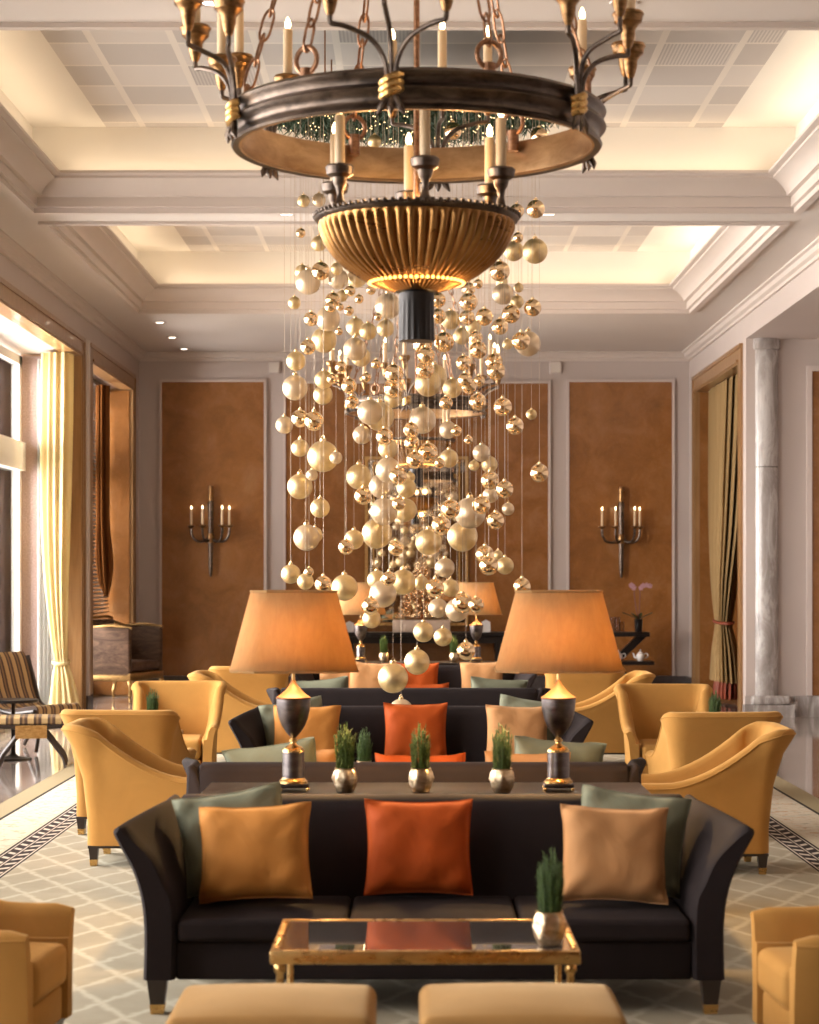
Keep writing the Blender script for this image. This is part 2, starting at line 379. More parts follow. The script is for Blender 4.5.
# glazed windows
def window(i, a, b):
    m = MB(); x = -4.5; n = 3 if b-a > 4.5 else 2
    def post(y, w=.06): m.box(x-.05, x+.05, y-w, y+w, .14, 4.1)
    for k in range(n+1): post(a+.08+(b-a-.16)*k/n)
    m.box(x-.05, x+.05, a, b, .12, .22); m.box(x-.05, x+.05, a, b, 4.0, 4.10); m.box(x-.10, x+.10, a, b, 2.80, 3.12)
    f = S(f'window_{i}', m, 'winframe')
    g = MB()
    for k in range(n):
        y0 = a+.08+(b-a-.16)*k/n; y1 = y0+(b-a-.16)/n
        for z0, z1 in ((.22, 2.80), (3.12, 4.0)): g.box(x-.004, x+.004, y0+.06, y1-.06, z0, z1)
    g.build('pane', 'pane', f)
    S('window_sill', MB().box(-4.6, -4.3, a+.01, b-.01, 0, .12), 'gmarble')
for i, (a, b) in enumerate(OPEN[:4]): window(i+1, a+.02, b-.02)
window(5, 24.67, 28.15)
# back wall: burl panels, pale frames, skirtings
for i, (a, b, t) in enumerate(((-3.48, -2.07, 4.29), (-1.77, 1.85, 4.27), (2.14, 3.56, 4.29))):
    S(f'wall_panel', MB().box(a, b, YB-.03, YB, .24, t), 'burl')
    m = MB(); y0 = YB-.045
    m.box(a-.035, a, y0, YB, .24, t+.035).box(b, b+.035, y0, YB, .24, t+.035).box(a, b, y0, YB, t, t+.035)
    S(f'trim_{10+i}', m, 'trimw')
S('baseboard_back', MB().box(-XW, XW, YB-.07, YB-.001, 0, .235), 'darkstone')
S('baseboard_left', MB().box(-XW, -XW+.06, 28.42, YB-.07, 0, .235).box(-XW-.0, -XW+.065, 24.06, 24.44, 0, .235), 'darkstone')
S('baseboard_right', MB().box(XW-.06, XW, 28.42, YB-.07, 0, .235), 'darkstone')
S('baseboard_alcove', MB().box(4.36, 7.5, 24.03, 24.1, 0, .235), 'gmarble')
S('wall_panel', MB().box(4.56, 7.3, 24.07, 24.1, .24, 3.96), 'burl')
S('trim_13', MB().box(4.50, 4.56, 24.05, 24.1, .24, 3.96).box(4.5, 7.3, 24.05, 24.1, 3.96, 4.02).box(XW, XW+.12, 24.04, 24.1, .24, 4.33), 'trimw')
# half-round marble pilaster
m = MB().lathe([(.155, .245), (.155, 4.20), (.175, 4.21), (.175, 4.33)], 4.03, 24.13, 0, 32)
S('wall_pilaster', m, 'gmarble')
S('trim_14', MB().box(XW-.03, 4.34, 23.93, 24.1, 0, .14).rbox(XW+.06, 4.30, 23.95, 24.1, .14, .245, .03), 'gmarble')
# cornices
pr = [(0, 4.58), (.03, 4.58), (.035, 4.61), (.07, 4.63), (.085, 4.67), (.12, 4.68), (.12, 4.70), (0, 4.70)]
m = MB()
m.loft([[(-XW+o, -4, z) for o, z in pr], [(-XW+o, YB-o, z) for o, z in pr], [(XW-o, YB-o, z) for o, z in pr], [(XW-o, -4, z) for o, z in pr]], True, True)
S('cornice', m, 'crown', angle=20)
m = MB().loft([[(4.6, 24.1-o, z-.25) for o, z in pr], [(7.5, 24.1-o, z-.25) for o, z in pr]])
S('cornice', m, 'crown', angle=20)
# ceiling with three coffers
COF = [(5.2, 11.15), (11.79, 17.74), (18.36, 24.5)]
HX = 3.22
c = MB().box(-XW-.8, -HX, -4, YB, ZS, ZS+.06).box(HX, XW, -4, YB, ZS, ZS+.06)
prev = -4
for a, b in COF: c.box(-HX, HX, prev, a, ZS, ZS+.06); prev = b
c.box(-HX, HX, prev, YB, ZS, ZS+.06); S('ceiling', c, 'ceil')
for i, (a, b) in enumerate(COF):
    w = MB().box(-HX-.05, -HX, a, b, ZS+.06, 5.4).box(HX, HX+.05, a, b, ZS+.06, 5.4).box(-HX, HX, a-.05, a, ZS+.06, 5.4).box(-HX, HX, b, b+.05, ZS+.06, 5.4)
    w.box(-HX, -2.6, a, b, 5.4, 5.45).box(2.6, HX, a, b, 5.4, 5.45); S('ceiling_cove', w, 'cove')
    S('ceiling_tiles', MB().box(-2.6, 2.6, a, b, 5.4, 5.45), 'tiles')
    P = [(-.055, 4.70), (-.055, 4.672), (.012, 4.672), (.012, 4.715), (.045, 4.72), (.045, 4.80), (.085, 4.806), (.095, 4.835), (.13, 4.875), (.18, 4.91), (.225, 4.928), (.225, 4.948), (.245, 4.952), (.27, 4.962), (.27, 4.985), (.225, 4.985), (.10, 4.94), (.0, 4.94), (0, 4.74)]
    secs = []
    for sx, ye, sy in ((-1, a, 1), (1, a, 1), (1, b, -1), (-1, b, -1)): secs.append([(sx*(HX-o), ye+sy*o, z) for o, z in P])
    S(f'trim_{20+i}', MB().loft(secs, True, False, True), 'crown', angle=25)

# ============================================================ LIGHT
def area(name, loc, rot, sx, sy, power, col, spread=None):
    l = bpy.data.lights.new(name, 'AREA'); l.shape = 'RECTANGLE'; l.size = sx; l.size_y = sy; l.energy = power; l.color = col
    if spread: l.spread = spread
    o = bpy.data.objects.new(name, l); o.location = loc; o.rotation_euler = rot; C.objects.link(o); return o
def point(name, loc, power, col, rad=.03):
    l = bpy.data.lights.new(name, 'POINT'); l.energy = power; l.color = col; l.shadow_soft_size = rad
    o = bpy.data.objects.new(name, l); o.location = loc; C.objects.link(o); return o
WARM = (1.0, .79, .56)
for a, b in COF:
    cy = (a+b)/2; L = b-a
    for sx in (-1, 1): area('cove_strip_light', (sx*(HX-.13), cy, 4.99), (PI, sx*.25, 0), .14, L-.6, COVE*L, WARM)
    for ye, s in ((a, 1), (b, -1)): area('cove_strip_light', (0, ye+s*.13, 4.99), (PI, 0, 0), 5.8, .14, COVE*5.8, WARM)
for i, (a, b) in enumerate(OPEN):
    area('window_daylight', (-5.7, (a+b)/2, 2.9), (0, -PI/2+.5, 0), 4.4, b-a, DAY*(b-a)*(.18, .5, .8, 1.45, 1.1)[i], (1.0, .93, .86))
w = bpy.data.worlds.new('overcast_sky'); bpy.context.scene.world = w; w.use_nodes = True
bg = w.node_tree.nodes['Background']; bg.inputs[0].default_value = (.95, .97, 1.0, 1); bg.inputs[1].default_value = SKY
# ============================================================ CARPET
tag(MB().box(-2.9, 2.9, 1.0, 23.2, 0, .012).build('carpet', 'rug'), 'long pale green lattice carpet with dark braided border on the marble floor', 'carpet')

# ============================================================ SOFAS (local: faces -Y, floor z=0)
def leg_mb(x, y, h=.12, a=.034, b=.02):
    return MB().loft([[(x+sx*r, y+sy*r, z) for sx, sy in ((-1,-1),(1,-1),(1,1),(-1,1))] for r, z in ((b, .0), (a, h))])
def tapered_leg(parent, x, y, h, a, b):
    lg = leg_mb(x, y, h, a, b).build('leg', 'legwood', parent)
    k = b+.0025; k2 = b+(a-b)*.035/h+.0025
    MB().loft([[(x+sx*r, y+sy*r, z) for sx, sy in ((-1,-1),(1,-1),(1,1),(-1,1))] for r, z in ((k, -.0005), (k2, .035))]).build('ferrule', 'brass', lg)
def make_sofa(label):
    t = thing('sofa', label, 'sofa', (0,0,0), 0, 'charcoal sofas in the lounge rows')
    base = MB().rbox(-.94, .94, -.39, .24, .12, .262, .012, 2)
    base.build('base_frame', 'charcoal', t)
    prof = [(.175,.125),(.178,.36),(.20,.50),(.235,.66),(.25,.695),(.275,.714),(.31,.72),(.38,.718),(.408,.705),(.42,.68),(.425,.60),(.425,.125)]
    xs = [-1.0,-.988,-.9,-.6,-.3,0,.3,.6,.9,.988,1.0]
    secs = []
    for x in xs:
        e = .012 if abs(x) > .99 else 0
        secs.append([(x, y+(e if y < .3 else -e), z-(e if z > .6 else 0)) for y, z in prof])
    MB().loft(secs).build('backrest', 'charcoal', t, 50)
    for sx in (-1, 1):
        secs = []
        for k, y in enumerate([-.425,-.405,-.34,-.25,-.15,-.05,.05,.13,.20,.28,.36,.405,.42]):
            u = (y+.425)/.66; Fl = .110*(1-sm(u*.95))+.023; h = .680+.034*sm(u*1.1)
            e = .012 if k in (0, 12) else 0
            q = [(1.055-e,.125),(1.052-e,.30),(1.056+.06*Fl-e,.42),(1.05+.33*Fl-e,.52),(1.04+.72*Fl-e,.60),(1.03+Fl-e,h-.028),(1.028+Fl-e,h-.01-e),(1.012+Fl,h-e),(.995+.95*Fl+e,h-.006-e),
                 (.978+.78*Fl+e,h-.05),(.955+.45*Fl+e,.56),(.946+.2*Fl+e,.47),(.941+e,.385),(.941+e,.125)]
            o_, i_ = smooth_path([(x, z, 0) for x, z in q[:7]], 3), smooth_path([(x, z, 0) for x, z in q[7:]], 3)
            secs.append([(sx*p.x, y, p.y) for p in o_+i_])
        MB().loft(secs).build('arm', 'charcoal', t, 50)
    for i in range(3):
        x0 = -.936+i*.624
        MB().rbox(x0+.004, x0+.62, -.42, .172, .262, .344, .03, 4, .010, 3).build('seat_cushion', 'charcoal', t, 60)
    for sx in (-1, 1):
        for y in (-.385, .37): tapered_leg(t, sx*1.005, y, .124, .036, .021)
    return t
SOF = [  # x, y, turned, label
 (.0725, 8.03, 0, 'nearest charcoal velvet sofa with flared arms, behind the mirror-topped brass coffee table'),
 (.0, 10.15, PI, 'charcoal velvet sofa seen from the back, just beyond the console with the two big lamps'),
 (-.02, 13.78, 0, 'charcoal velvet sofa facing us in the second row, with one bright orange pillow centred'),
 (-.04, 16.72, PI, 'charcoal velvet sofa seen from the back, behind the second row sofa and under the baubles'),
 (.0, 20.28, 0, 'farthest charcoal velvet sofa facing us, in front of the distant lamp console')]
s0 = make_sofa(SOF[0][3]); sofas = []
for i, (x, y, r, lb) in enumerate(SOF):
    o = s0 if i == 0 else copy_tree(s0)
    o.location = (x, y, RZ); o.rotation_euler = (0,0,r); o['label'] = lb; sofas.append(o)

# ============================================================ THROW PILLOWS
def pillow_mb(w, h, T, seed):
    r = random.Random(seed); n = 18; ph = [r.uniform(0, 6.28) for _ in range(6)]
    vs, fs = [], []
    def P(i, j, s):
        u, v = -1+2*i/n, -1+2*j/n
        x = u*w/2*(1-.075*(1-v*v)); z = v*h/2*(1-.075*(1-u*u))
        d = (max(0, (1-u**4))*max(0, (1-v**4)))**.62
        wr = 1+.10*math.sin(5*u+3*v+ph[0])*math.sin(4*v-2*u+ph[1])*d+.05*math.sin(11*u*v+ph[2])
        cr = .035*math.sin(9*(u-v)+ph[3])*(abs(u*v))**1.5
        return (x, s*(T/2*d*wr+.004)+cr*.5, z)
    for s in (-1, 1):
        b = len(vs)
        for i in range(n+1):
            for j in range(n+1): vs.append(P(i, j, s))
        for i in range(n):
            for j in range(n): fs.append((b+i*(n+1)+j, b+(i+1)*(n+1)+j, b+(i+1)*(n+1)+j+1, b+i*(n+1)+j+1))
    q = (n+1)*(n+1); rim = [i*(n+1) for i in range(n+1)]+[n*(n+1)+j for j in range(1, n+1)]+[i*(n+1)+n for i in range(n-1, -1, -1)]+[j for j in range(n-1, 0, -1)]
    for k in range(len(rim)):
        a, c = rim[k], rim[(k+1) % len(rim)]; fs.append((a, c, q+c, q+a))
    m = MB().add(vs, fs)
    edge = [tuple((Vector(vs[k])+Vector(vs[q+k]))/2) for k in rim]
    return m, edge
pcache = {}
def pillow(sofa, mat, x, off, label, w=.43, h=.43, T=.15, tilt=11, yaw=0, roll=0, seed=0, group='throw pillows on the sofas'):
    """x: along the seat (sofa's own), off: how far its centre stands out from the backrest"""
    h = h-.025; key = (mat, w, h, T, seed)
    if key not in pcache:
        m, e = pillow_mb(w, h, T, seed)
        o = m.build('throw_pillow', mat, None, 80); tp = MB().tube(e, .0045, 6, True).build('piping', mat, o); pcache[key] = o
    else: o = copy_tree(pcache[key])
    a = math.radians(tilt); zc = .384+h/2*math.cos(a)
    yb = .178+(.235-.178)*max(0, (zc-.36))/.30
    R = Matrix.Rotation(math.radians(yaw), 4, 'Z') @ Matrix.Rotation(-a, 4, 'X') @ Matrix.Rotation(math.radians(roll), 4, 'Y')
    base = Matrix.Translation(sofa.location) @ Matrix.Rotation(sofa.rotation_euler.z, 4, 'Z')
    o.matrix_basis = base @ Matrix.Translation((x, yb-off, zc)) @ R
    mw = o.matrix_basis.copy(); low = min((mw @ v.co).z for v in o.data.vertices); mw.translation.z += .3755-low; o.matrix_basis = mw
    settle(o, sofa, -1 if x > 0 else 1)
    return tag(o, label, 'pillow', group)
from mathutils.bvhtree import BVHTree
def tree_bvh(o):
    vs, ps = [], []
    def rec(q, mw):
        if q.type == 'MESH':
            b = len(vs); vs.extend(mw @ v.co for v in q.data.vertices); ps.extend(tuple(b+i for i in p.vertices) for p in q.data.polygons)
        for ch in q.children: rec(ch, mw @ ch.matrix_parent_inverse @ ch.matrix_basis)
    rec(o, o.matrix_basis); return BVHTree.FromPolygons(vs, ps)
settled = {}
def settle(o, sofa, side):
    key = sofa.name
    if key not in settled: settled[key] = [tree_bvh(sofa)]
    R3 = Matrix.Rotation(sofa.rotation_euler.z, 3, 'Z'); fwd, sid = R3 @ Vector((0, -1, 0)), R3 @ Vector((side, 0, 0))
    for k in range(60):
        b = tree_bvh(o); hit = [i for i, q in enumerate(settled[key]) if b.overlap(q)]
        if not hit: break
        mw = o.matrix_basis.copy()
        if hit == [0] and k > 8: mw.translation += sid*.004+fwd*.0015
        else: mw.translation += fwd*.005
        o.matrix_basis = mw
    else: print('UNSETTLED', o.name, hit)
    settled[key].append(tree_bvh(o))
s1, s2, s3, s4, s5 = sofas
pillow(s1, 'sage', -.79, .13, 'sage green pillow tucked behind the ochre one on the nearest sofa', w=.42, h=.40, T=.12, tilt=11, yaw=8, roll=-9, seed=1)
pillow(s1, 'ochre', -.67, .26, 'ochre gold satin pillow at the left end of the nearest sofa', w=.425, h=.385, T=.14, tilt=14, yaw=-4, roll=-3, seed=2)
pillow(s1, 'rust', -.055, .13, 'rust orange pillow alone at the middle of the nearest sofa', w=.415, h=.39, T=.15, seed=3)
pillow(s1, 'sage', .79, .13, 'sage green pillow tucked behind the peach one on the nearest sofa', w=.42, h=.405, T=.12, tilt=11, yaw=-8, roll=7, seed=4)
pillow(s1, 'peach', .68, .27, 'pale peach satin pillow at the right end of the nearest sofa', w=.405, h=.385, T=.14, tilt=14, yaw=4, roll=3, seed=5)
# back-turned sofa s2 (its own x runs the other way)
pillow(s2, 'sage', .66, .12, 'sage green pillow whose top peeks over the back-turned sofa below the left big lamp', w=.45, h=.43, T=.13, yaw=-6, roll=9, seed=1)
pillow(s2, 'peach', .56, .265, 'peach pillow just showing beside the sage one over the back-turned sofa, left side', w=.41, h=.41, T=.13, tilt=14, roll=4, seed=5)
pillow(s2, 'rust', -.03, .13, 'orange pillow showing only its top edge over the back-turned sofa behind the potted plants', w=.43, h=.41, T=.15, seed=3)
pillow(s2, 'peach', -.55, .265, 'peach pillow just showing over the back-turned sofa beside the right big lamp', w=.41, h=.415, T=.13, tilt=14, seed=5)
pillow(s2, 'sage', -.70, .12, 'sage green pillow whose top peeks over the back-turned sofa right of the big lamp', w=.45, h=.44, T=.13, roll=-5, seed=4)
pillow(s3, 'sage', -.80, .13, 'olive sage pillow in the left corner of the second row sofa behind the lamp', w=.42, h=.41, T=.12, tilt=11, yaw=8, roll=-9, seed=1)
pillow(s3, 'ochre', -.68, .26, 'ochre orange pillow behind the left big lamp on the second row sofa', w=.44, h=.42, T=.14, tilt=14, yaw=-3, seed=2)
pillow(s3, 'rust', .03, .13, 'bright orange pillow in the middle of the second row sofa', w=.42, h=.42, T=.15, seed=3)
pillow(s3, 'sage', .80, .13, 'sage green pillow behind the peach one on the second row sofa', w=.42, h=.43, T=.12, tilt=11, yaw=-8, roll=8, seed=4)
pillow(s3, 'peach', .69, .26, 'peach pillow beside the right big lamp on the second row sofa', w=.41, h=.42, T=.14, tilt=14, yaw=3, roll=2, seed=5)
pillow(s4, 'sage', .68, .12, 'sage pillow peeking over the farther back-turned sofa below the left lampshade', w=.45, h=.43, T=.13, yaw=-6, roll=6, seed=1)
pillow(s4, 'rust', -.10, .13, 'orange pillow showing its top edge over the farther back-turned sofa under the lowest baubles', w=.43, h=.415, T=.15, seed=3)
pillow(s4, 'sage', -.70, .12, 'sage pillow peeking over the farther back-turned sofa in front of a peach one', w=.45, h=.44, T=.13, roll=-4, seed=4)
pillow(s5, 'peach', -.80, .13, 'peach pillow at the left end of the farthest sofa under the left lampshade', w=.43, h=.42, T=.14, roll=3, seed=5)
pillow(s5, 'peach', -.42, .13, 'pale peach pillow left of the orange one on the farthest sofa', w=.42, h=.43, T=.14, roll=3, seed=5)
pillow(s5, 'rust', .03, .13, 'deep orange pillow in the middle of the farthest sofa', w=.42, h=.42, T=.15, seed=3)
pillow(s5, 'peach', .66, .13, 'pale peach pillow right of the orange one on the farthest sofa', w=.42, h=.43, T=.14, roll=-1, seed=5)

# ============================================================ GOLDEN ARMCHAIRS (local: faces -Y)
def make_armchair(label):
    t = thing('armchair', label, 'armchair', (0,0,0), 0, 'golden velvet armchairs')
    hw, yb = .29, .37
    path = []
    for k in range(13):
        y = -.385+k*(.30+.385)/12; path.append((-hw, y, -1, 0))
    for k in range(1, 6):
        a = PI-(PI/2)*k/6; path.append((-hw+.07+.07*math.cos(a), .30+.07*math.sin(a), math.cos(a), math.sin(a)))
    left = path[:]
    back = [(-hw+.07+(2*hw-.14)*k/6, yb, 0, 1) for k in range(7)]
    right = [(-x, y, -nx, ny) for x, y, nx, ny in reversed(left)]
    path = left+back+right
    secs = []
    for i, (x, y, nx, ny) in enumerate(path):
        u = max(0, min(1, (y+.19)/.54)); h = .484+.291*u**1.7; back_ = max(0, ny)
        Ln = .03+.03*u*(1-back_)+.12*back_
        Th = .078+.012*back_
        e = .014 if i in (0, len(path)-1) else 0
        q = [(0-e,.112),(0-e,.25),(.18*Ln-e,.11+.55*(h-.11)),(.55*Ln-e,.11+.8*(h-.11)),(Ln-e,h-.03),(Ln-.006-e,h-.01-e),(Ln-.024,h-e),(Ln-Th*.62,h+.002-e),(Ln-Th*.92+e,h-.014-e),(Ln-Th*1.02+e,h-.04),
             (.45*Ln-Th+e,.11+.72*(h-.11)),(-Th-.01+e,.38),(-Th-.012+e,.24),(-Th-.012+e,.112)]
        secs.append([(x+nx*o, y+ny*o*.95, z) for o, z in q])
    MB().loft(secs).build('back_and_arms', 'yellow', t, 55)
    # piping along the outer top edge
    ed = [(Vector(s[4])+Vector((0,0,.004))) for s in secs]
    MB().tube(ed, .005, 6).build('piping', 'yellow', t)
    MB().rbox(-.195, .195, -.372, .275, .112, .228, .012, 2).build('seat_base', 'yellow', t)
    MB().rbox(-.195, .195, -.395, .268, .231, .372, .035, 4, .018, 3).build('seat_cushion', 'yellow', t, 60)
    MB().box(-.28, .28, -.365, .36, .097, .1115).build('plinth', 'legwood', t)
    for sx in (-1, 1):
        for y in (-.33, .33): tapered_leg(t, sx*.252, y, .098, .026, .016)
    return t
CH = [  # x, y, facing angle (0 = towards us)
 (-1.56, 6.84, PI/2-.09, 'golden velvet armchair cropped by the photo edge at lower left beside the nearest coffee table'),
 (1.53, 6.74, -PI/2+.07, 'golden velvet armchair cropped by the photo edge at lower right beside the nearest coffee table'),
 (-1.43, 11.80, PI/2, 'golden armchair in profile behind the left arm of the nearest sofa, facing right'),
 (1.53, 11.47, -PI/2, 'golden armchair in profile behind the right arm of the nearest sofa, facing left'),
 (-1.76, 13.25, PI-.12, 'golden armchair showing its back, just behind the profile chair on the left'),
 (1.82, 13.05, PI+.10, 'golden armchair showing its back, just behind the profile chair on the right'),
 (-1.80, 15.95, .06, 'golden armchair facing us on the left, its back before the brown antique settee'),
 (1.86, 15.50, -.06, 'golden armchair facing us on the right, below the orchid shelf'),
 (-1.40, 17.95, PI/2, 'golden armchair in profile partly hidden by the left big lamp, beside the back-turned sofa'),
 (1.52, 17.9, -PI/2, 'golden armchair in profile partly hidden by the right big lampshade, facing left'),
 (-1.50, 19.5, PI, 'far golden armchair showing its back under the left big lampshade'),
 (1.55, 19.45, PI, 'far golden armchair showing its back under the right big lampshade')]
c0 = make_armchair(CH[0][3])
for i, (x, y, r, lb) in enumerate(CH):
    o = c0 if i == 0 else copy_tree(c0)
    o.location = (x, y, RZ); o.rotation_euler = (0,0,r); o['label'] = lb

# ============================================================ FOOTSTOOLS
def make_stool(label):
    t = thing('footstool', label, 'footstool', (0,0,0), 0, 'golden footstools at the coffee table')
    MB().rbox(-.278, .278, -.25, .25, .255, .42, .05, 5, .028, 4).build('seat_pad', 'ottov', t, 70)
    MB().rbox(-.268, .268, -.24, .24, .12, .254, .02, 2).build('base_frame', 'ottov', t)
    for sx in (-1, 1):
        for y in (-.2, .2): tapered_leg(t, sx*.23, y, .121, .026, .016)
    return t
f0 = make_stool('sand gold velvet footstool in front of the left half of the mirror-topped coffee table')
f0.location = (-.385, 5.78, RZ)
f1 = copy_tree(f0); f1.location = (.292, 5.79, RZ); f1['label'] = 'sand gold velvet footstool in front of the right half of the mirror-topped coffee table'

# ============================================================ COFFEE TABLES
def make_coffee(label, x, y, w, d, H=.44):
    t = thing('coffee_table', label, 'coffee table', (x, y, RZ), 0)
    hx, hy = w/2, d/2; z1 = H-RZ
    fr = MB()
    fr.rbox(-hx, hx, -hy, -hy+.028, z1-.042, z1, .005, 2).rbox(-hx, hx, hy-.028, hy, z1-.042, z1, .005, 2)
    fr.rbox(-hx, -hx+.028, -hy+.028, hy-.028, z1-.042, z1, .005, 2).rbox(hx-.028, hx, -hy+.028, hy-.028, z1-.042, z1, .005, 2)
    fr.build('frame', 'brass', t)
    MB().box(-hx+.028, hx-.028, -hy+.028, hy-.028, z1-.012, z1-.003).build('table_top', 'tabletop', t)
    pf = [(.014,0),(.019,.006),(.019,.02),(.012,.03),(.012,.30),(.017,.305),(.017,.315),(.012,.32),(.012,.35),(.019,.36),(.019,.375),(.013,.385),(.013,z1-.042)]
    for sx in (-1, 1):
        for sy in (-1, 1): MB().lathe(pf, sx*(hx-.03), sy*(hy-.03), 0, 16).build('leg', 'brass', t)
    return t
make_coffee('brass coffee table with smoked mirror top, between the footstools and the nearest sofa', .035, 6.82, .965, .62)
make_coffee('brass coffee table mostly hidden behind the back-turned sofa, carrying one small plant', 0, 12.15, 1.0, .6)
def side_table(label, x, y, z, r, mat='brass', tag_='side table'):
    t = thing('side_table', label, tag_, (x, y, z), 0)
    MB().lathe([(r*.98, .50), (r, .505), (r, .52), (r*.98, .525)], n=40).build('table_top', mat, t)
    MB().lathe([(.16,0),(.16,.012),(.05,.025),(.02,.05),(.017,.25),(.022,.26),(.017,.27),(.017,.49),(.06,.499)], n=24).build('pedestal', mat, t)
side_table('small brass side table between the two back-to-front golden armchairs on the left', -1.86, 14.55, RZ, .26)
side_table('small brass side table between the two back-to-front golden armchairs on the right', 1.98, 14.25, RZ, .26)

# ============================================================ CONSOLES, LAMPS, PLANTS
def console(label, x, y, w=1.9, d=.62, H=.69):
    t = thing('console_table', label, 'console table', (x, y, RZ), 0, 'lamp consoles behind the sofas'); z = H-RZ
    MB().rbox(-w/2, w/2, -d/2, d/2, z-.04, z, .006, 2).build('table_top', 'black', t)
    MB().box(-w/2+.05, w/2-.05, -d/2+.05, d/2-.05, z-.12, z-.041).build('apron', 'black', t)
    for sx in (-1, 1):
        for sy in (-1, 1): leg_mb(sx*(w/2-.08), sy*(d/2-.08), z-.041, .03, .018).build('leg', 'black', t)
console('black console behind the nearest sofa, carrying two big lamps and three plants', .05, 9.0)
console('black console behind the farthest sofa, carrying two distant lamps and plants', .05, 22.5, 1.9, .5)
def make_lamp(label, rz):
    t = thing('table_lamp', label, 'table lamp', (0,0,0), rz, 'urn table lamps on the consoles')
    def oct_(hx, hy, c, z): return [(-hx+c,-hy,z),(hx-c,-hy,z),(hx,-hy+c,z),(hx,hy-c,z),(hx-c,hy,z),(-hx+c,hy,z),(-hx,hy-c,z),(-hx,-hy+c,z)]
    b, tp = oct_(.268, .235, .095, .512), oct_(.180, .150, .062, .848)
    sh = MB().loft([b, tp], caps=False).build('lamp_shade', 'shade', t, 20)
    so = sh.modifiers.new('thickness', 'SOLIDIFY'); so.thickness = .003
    MB().tube(b, .005, 6, True).build('lower_trim', 'shade', sh); MB().tube(tp, .005, 6, True).build('upper_trim', 'shade', sh)
    MB().lathe([(.074,.388),(.075,.396),(.064,.402),(.05,.412),(.034,.426),(.02,.444),(.012,.458),(.01,.47)], n=32).build('urn_cap', 'cap2', t)
    MB().lathe([(.012,.225),(.03,.245),(.05,.275),(.062,.305),(.070,.34),(.073,.375),(.073,.39)], n=32).build('urn', 'pewter', t)
    MB().lathe([(.048,.163),(.046,.172),(.036,.184),(.02,.192),(.012,.20),(.011,.205),(.018,.209),(.018,.215),(.011,.219),(.012,.226)], n=24).build('urn_neck', 'brass', t)
    MB().lathe([(.047,.052),(.047,.162)], n=28).build('column', 'pewter', t)
    MB().lathe([(.060,.030),(.060,.04),(.052,.046),(.048,.053)], n=28).build('column_ring', 'brass', t)
    MB().rbox(-.063, .063, -.063, .063, .013, .031, .004, 2).build('base', 'pewter', t)
    for sx in (-1, 1):
        for sy in (-1, 1): MB().sphere((sx*.058, sy*.058, .0085), .0085, 10, 8).build('foot', 'brass', t)
    MB().tube([(0,0,.46), (0,0,.525)], .007, 8).tube([(0,-.1,.525), (0,.1,.525)], .006, 8).tube([(0,-.1,.525), (0,-.1,.545)], .008, 8).tube([(0,.1,.525), (0,.1,.545)], .008, 8).build('stem', 'brass', t)
    for s in (-1, 1): MB().sphere((0,s*.1,.555), .016, 16, 10, 1.2).build('bulb', 'lampbulb', t)
    return t
LP = [(-.515, 8.97, .10, 'big urn lamp with lit silk shade on the near console, left one'),
      (.617, 8.97, -.02, 'big urn lamp with lit silk shade on the near console, right one'),
      (-.57, 22.5, .05, 'distant urn lamp with lit shade left of the hanging baubles, before the mirror wall'),
      (.667, 22.5, 0, 'distant urn lamp with lit shade right of the hanging baubles, before the mirror wall')]
l0 = make_lamp(LP[0][3], 0)
for i, (x, y, r, lb) in enumerate(LP):
    o = l0 if i == 0 else copy_tree(l0)
    o.location = (x, y, .6905); o.rotation_euler = (0,0,r); o['label'] = lb
    for s in (-1, 1): point('lamp_light', (x+s*.1*math.sin(r), y-s*.1*math.cos(r), .6905+.615), LAMP, (1.0, .60, .24), .025)
def make_plant(label):
    r = random.Random(3); t = thing('potted_rosemary', label, 'potted plant', (0,0,0), 0, 'little rosemary pots')
    MB().lathe([(.030,0),(.036,.004),(.046,.03),(.052,.06),(.048,.085),(.042,.098),(.044,.103),(.039,.103),(.036,.09)], n=36, mod=lambda a, z: 1+.11*math.sin(7*a+1.8*math.sin(70*z))*math.sin(PI*min(1, max(0, z/.1)))).build('pot', 'pot', t)
    MB().lathe([(.036,.086),(.02,.094),(.001,.096)], n=20).build('soil', 'legwood', t)
    m = MB()
    for k in range(52):
        a, q = r.uniform(0, 6.283), .034*math.sqrt(r.random()); L = r.uniform(.13, .215)*(1-.25*q/.032)
        b = Vector((q*math.cos(a), q*math.sin(a), .09)); tip = b+Vector((math.cos(a)*r.uniform(0,.016), math.sin(a)*r.uniform(0,.016), L))
        m.tube([b, (b+tip)/2+Vector((r.uniform(-.004,.004), r.uniform(-.004,.004), 0)), tip], .0014, 4)
        for j in range(44):
            f = (j+r.random())/44; p = b.lerp(tip, f); an = r.uniform(0, 6.283); d = Vector((math.cos(an), math.sin(an), r.uniform(.5, 1.5))).normalized()*r.uniform(.014, .026)*(1-.3*f)
            s = d.cross(Vector((0,0,1))).normalized()*.0016
            m.add([p-s, p+s, p+d+s*.4, p+d-s*.4], [(0,1,2,3)])
    stuff(m.build('foliage', 'needle', t)); return t
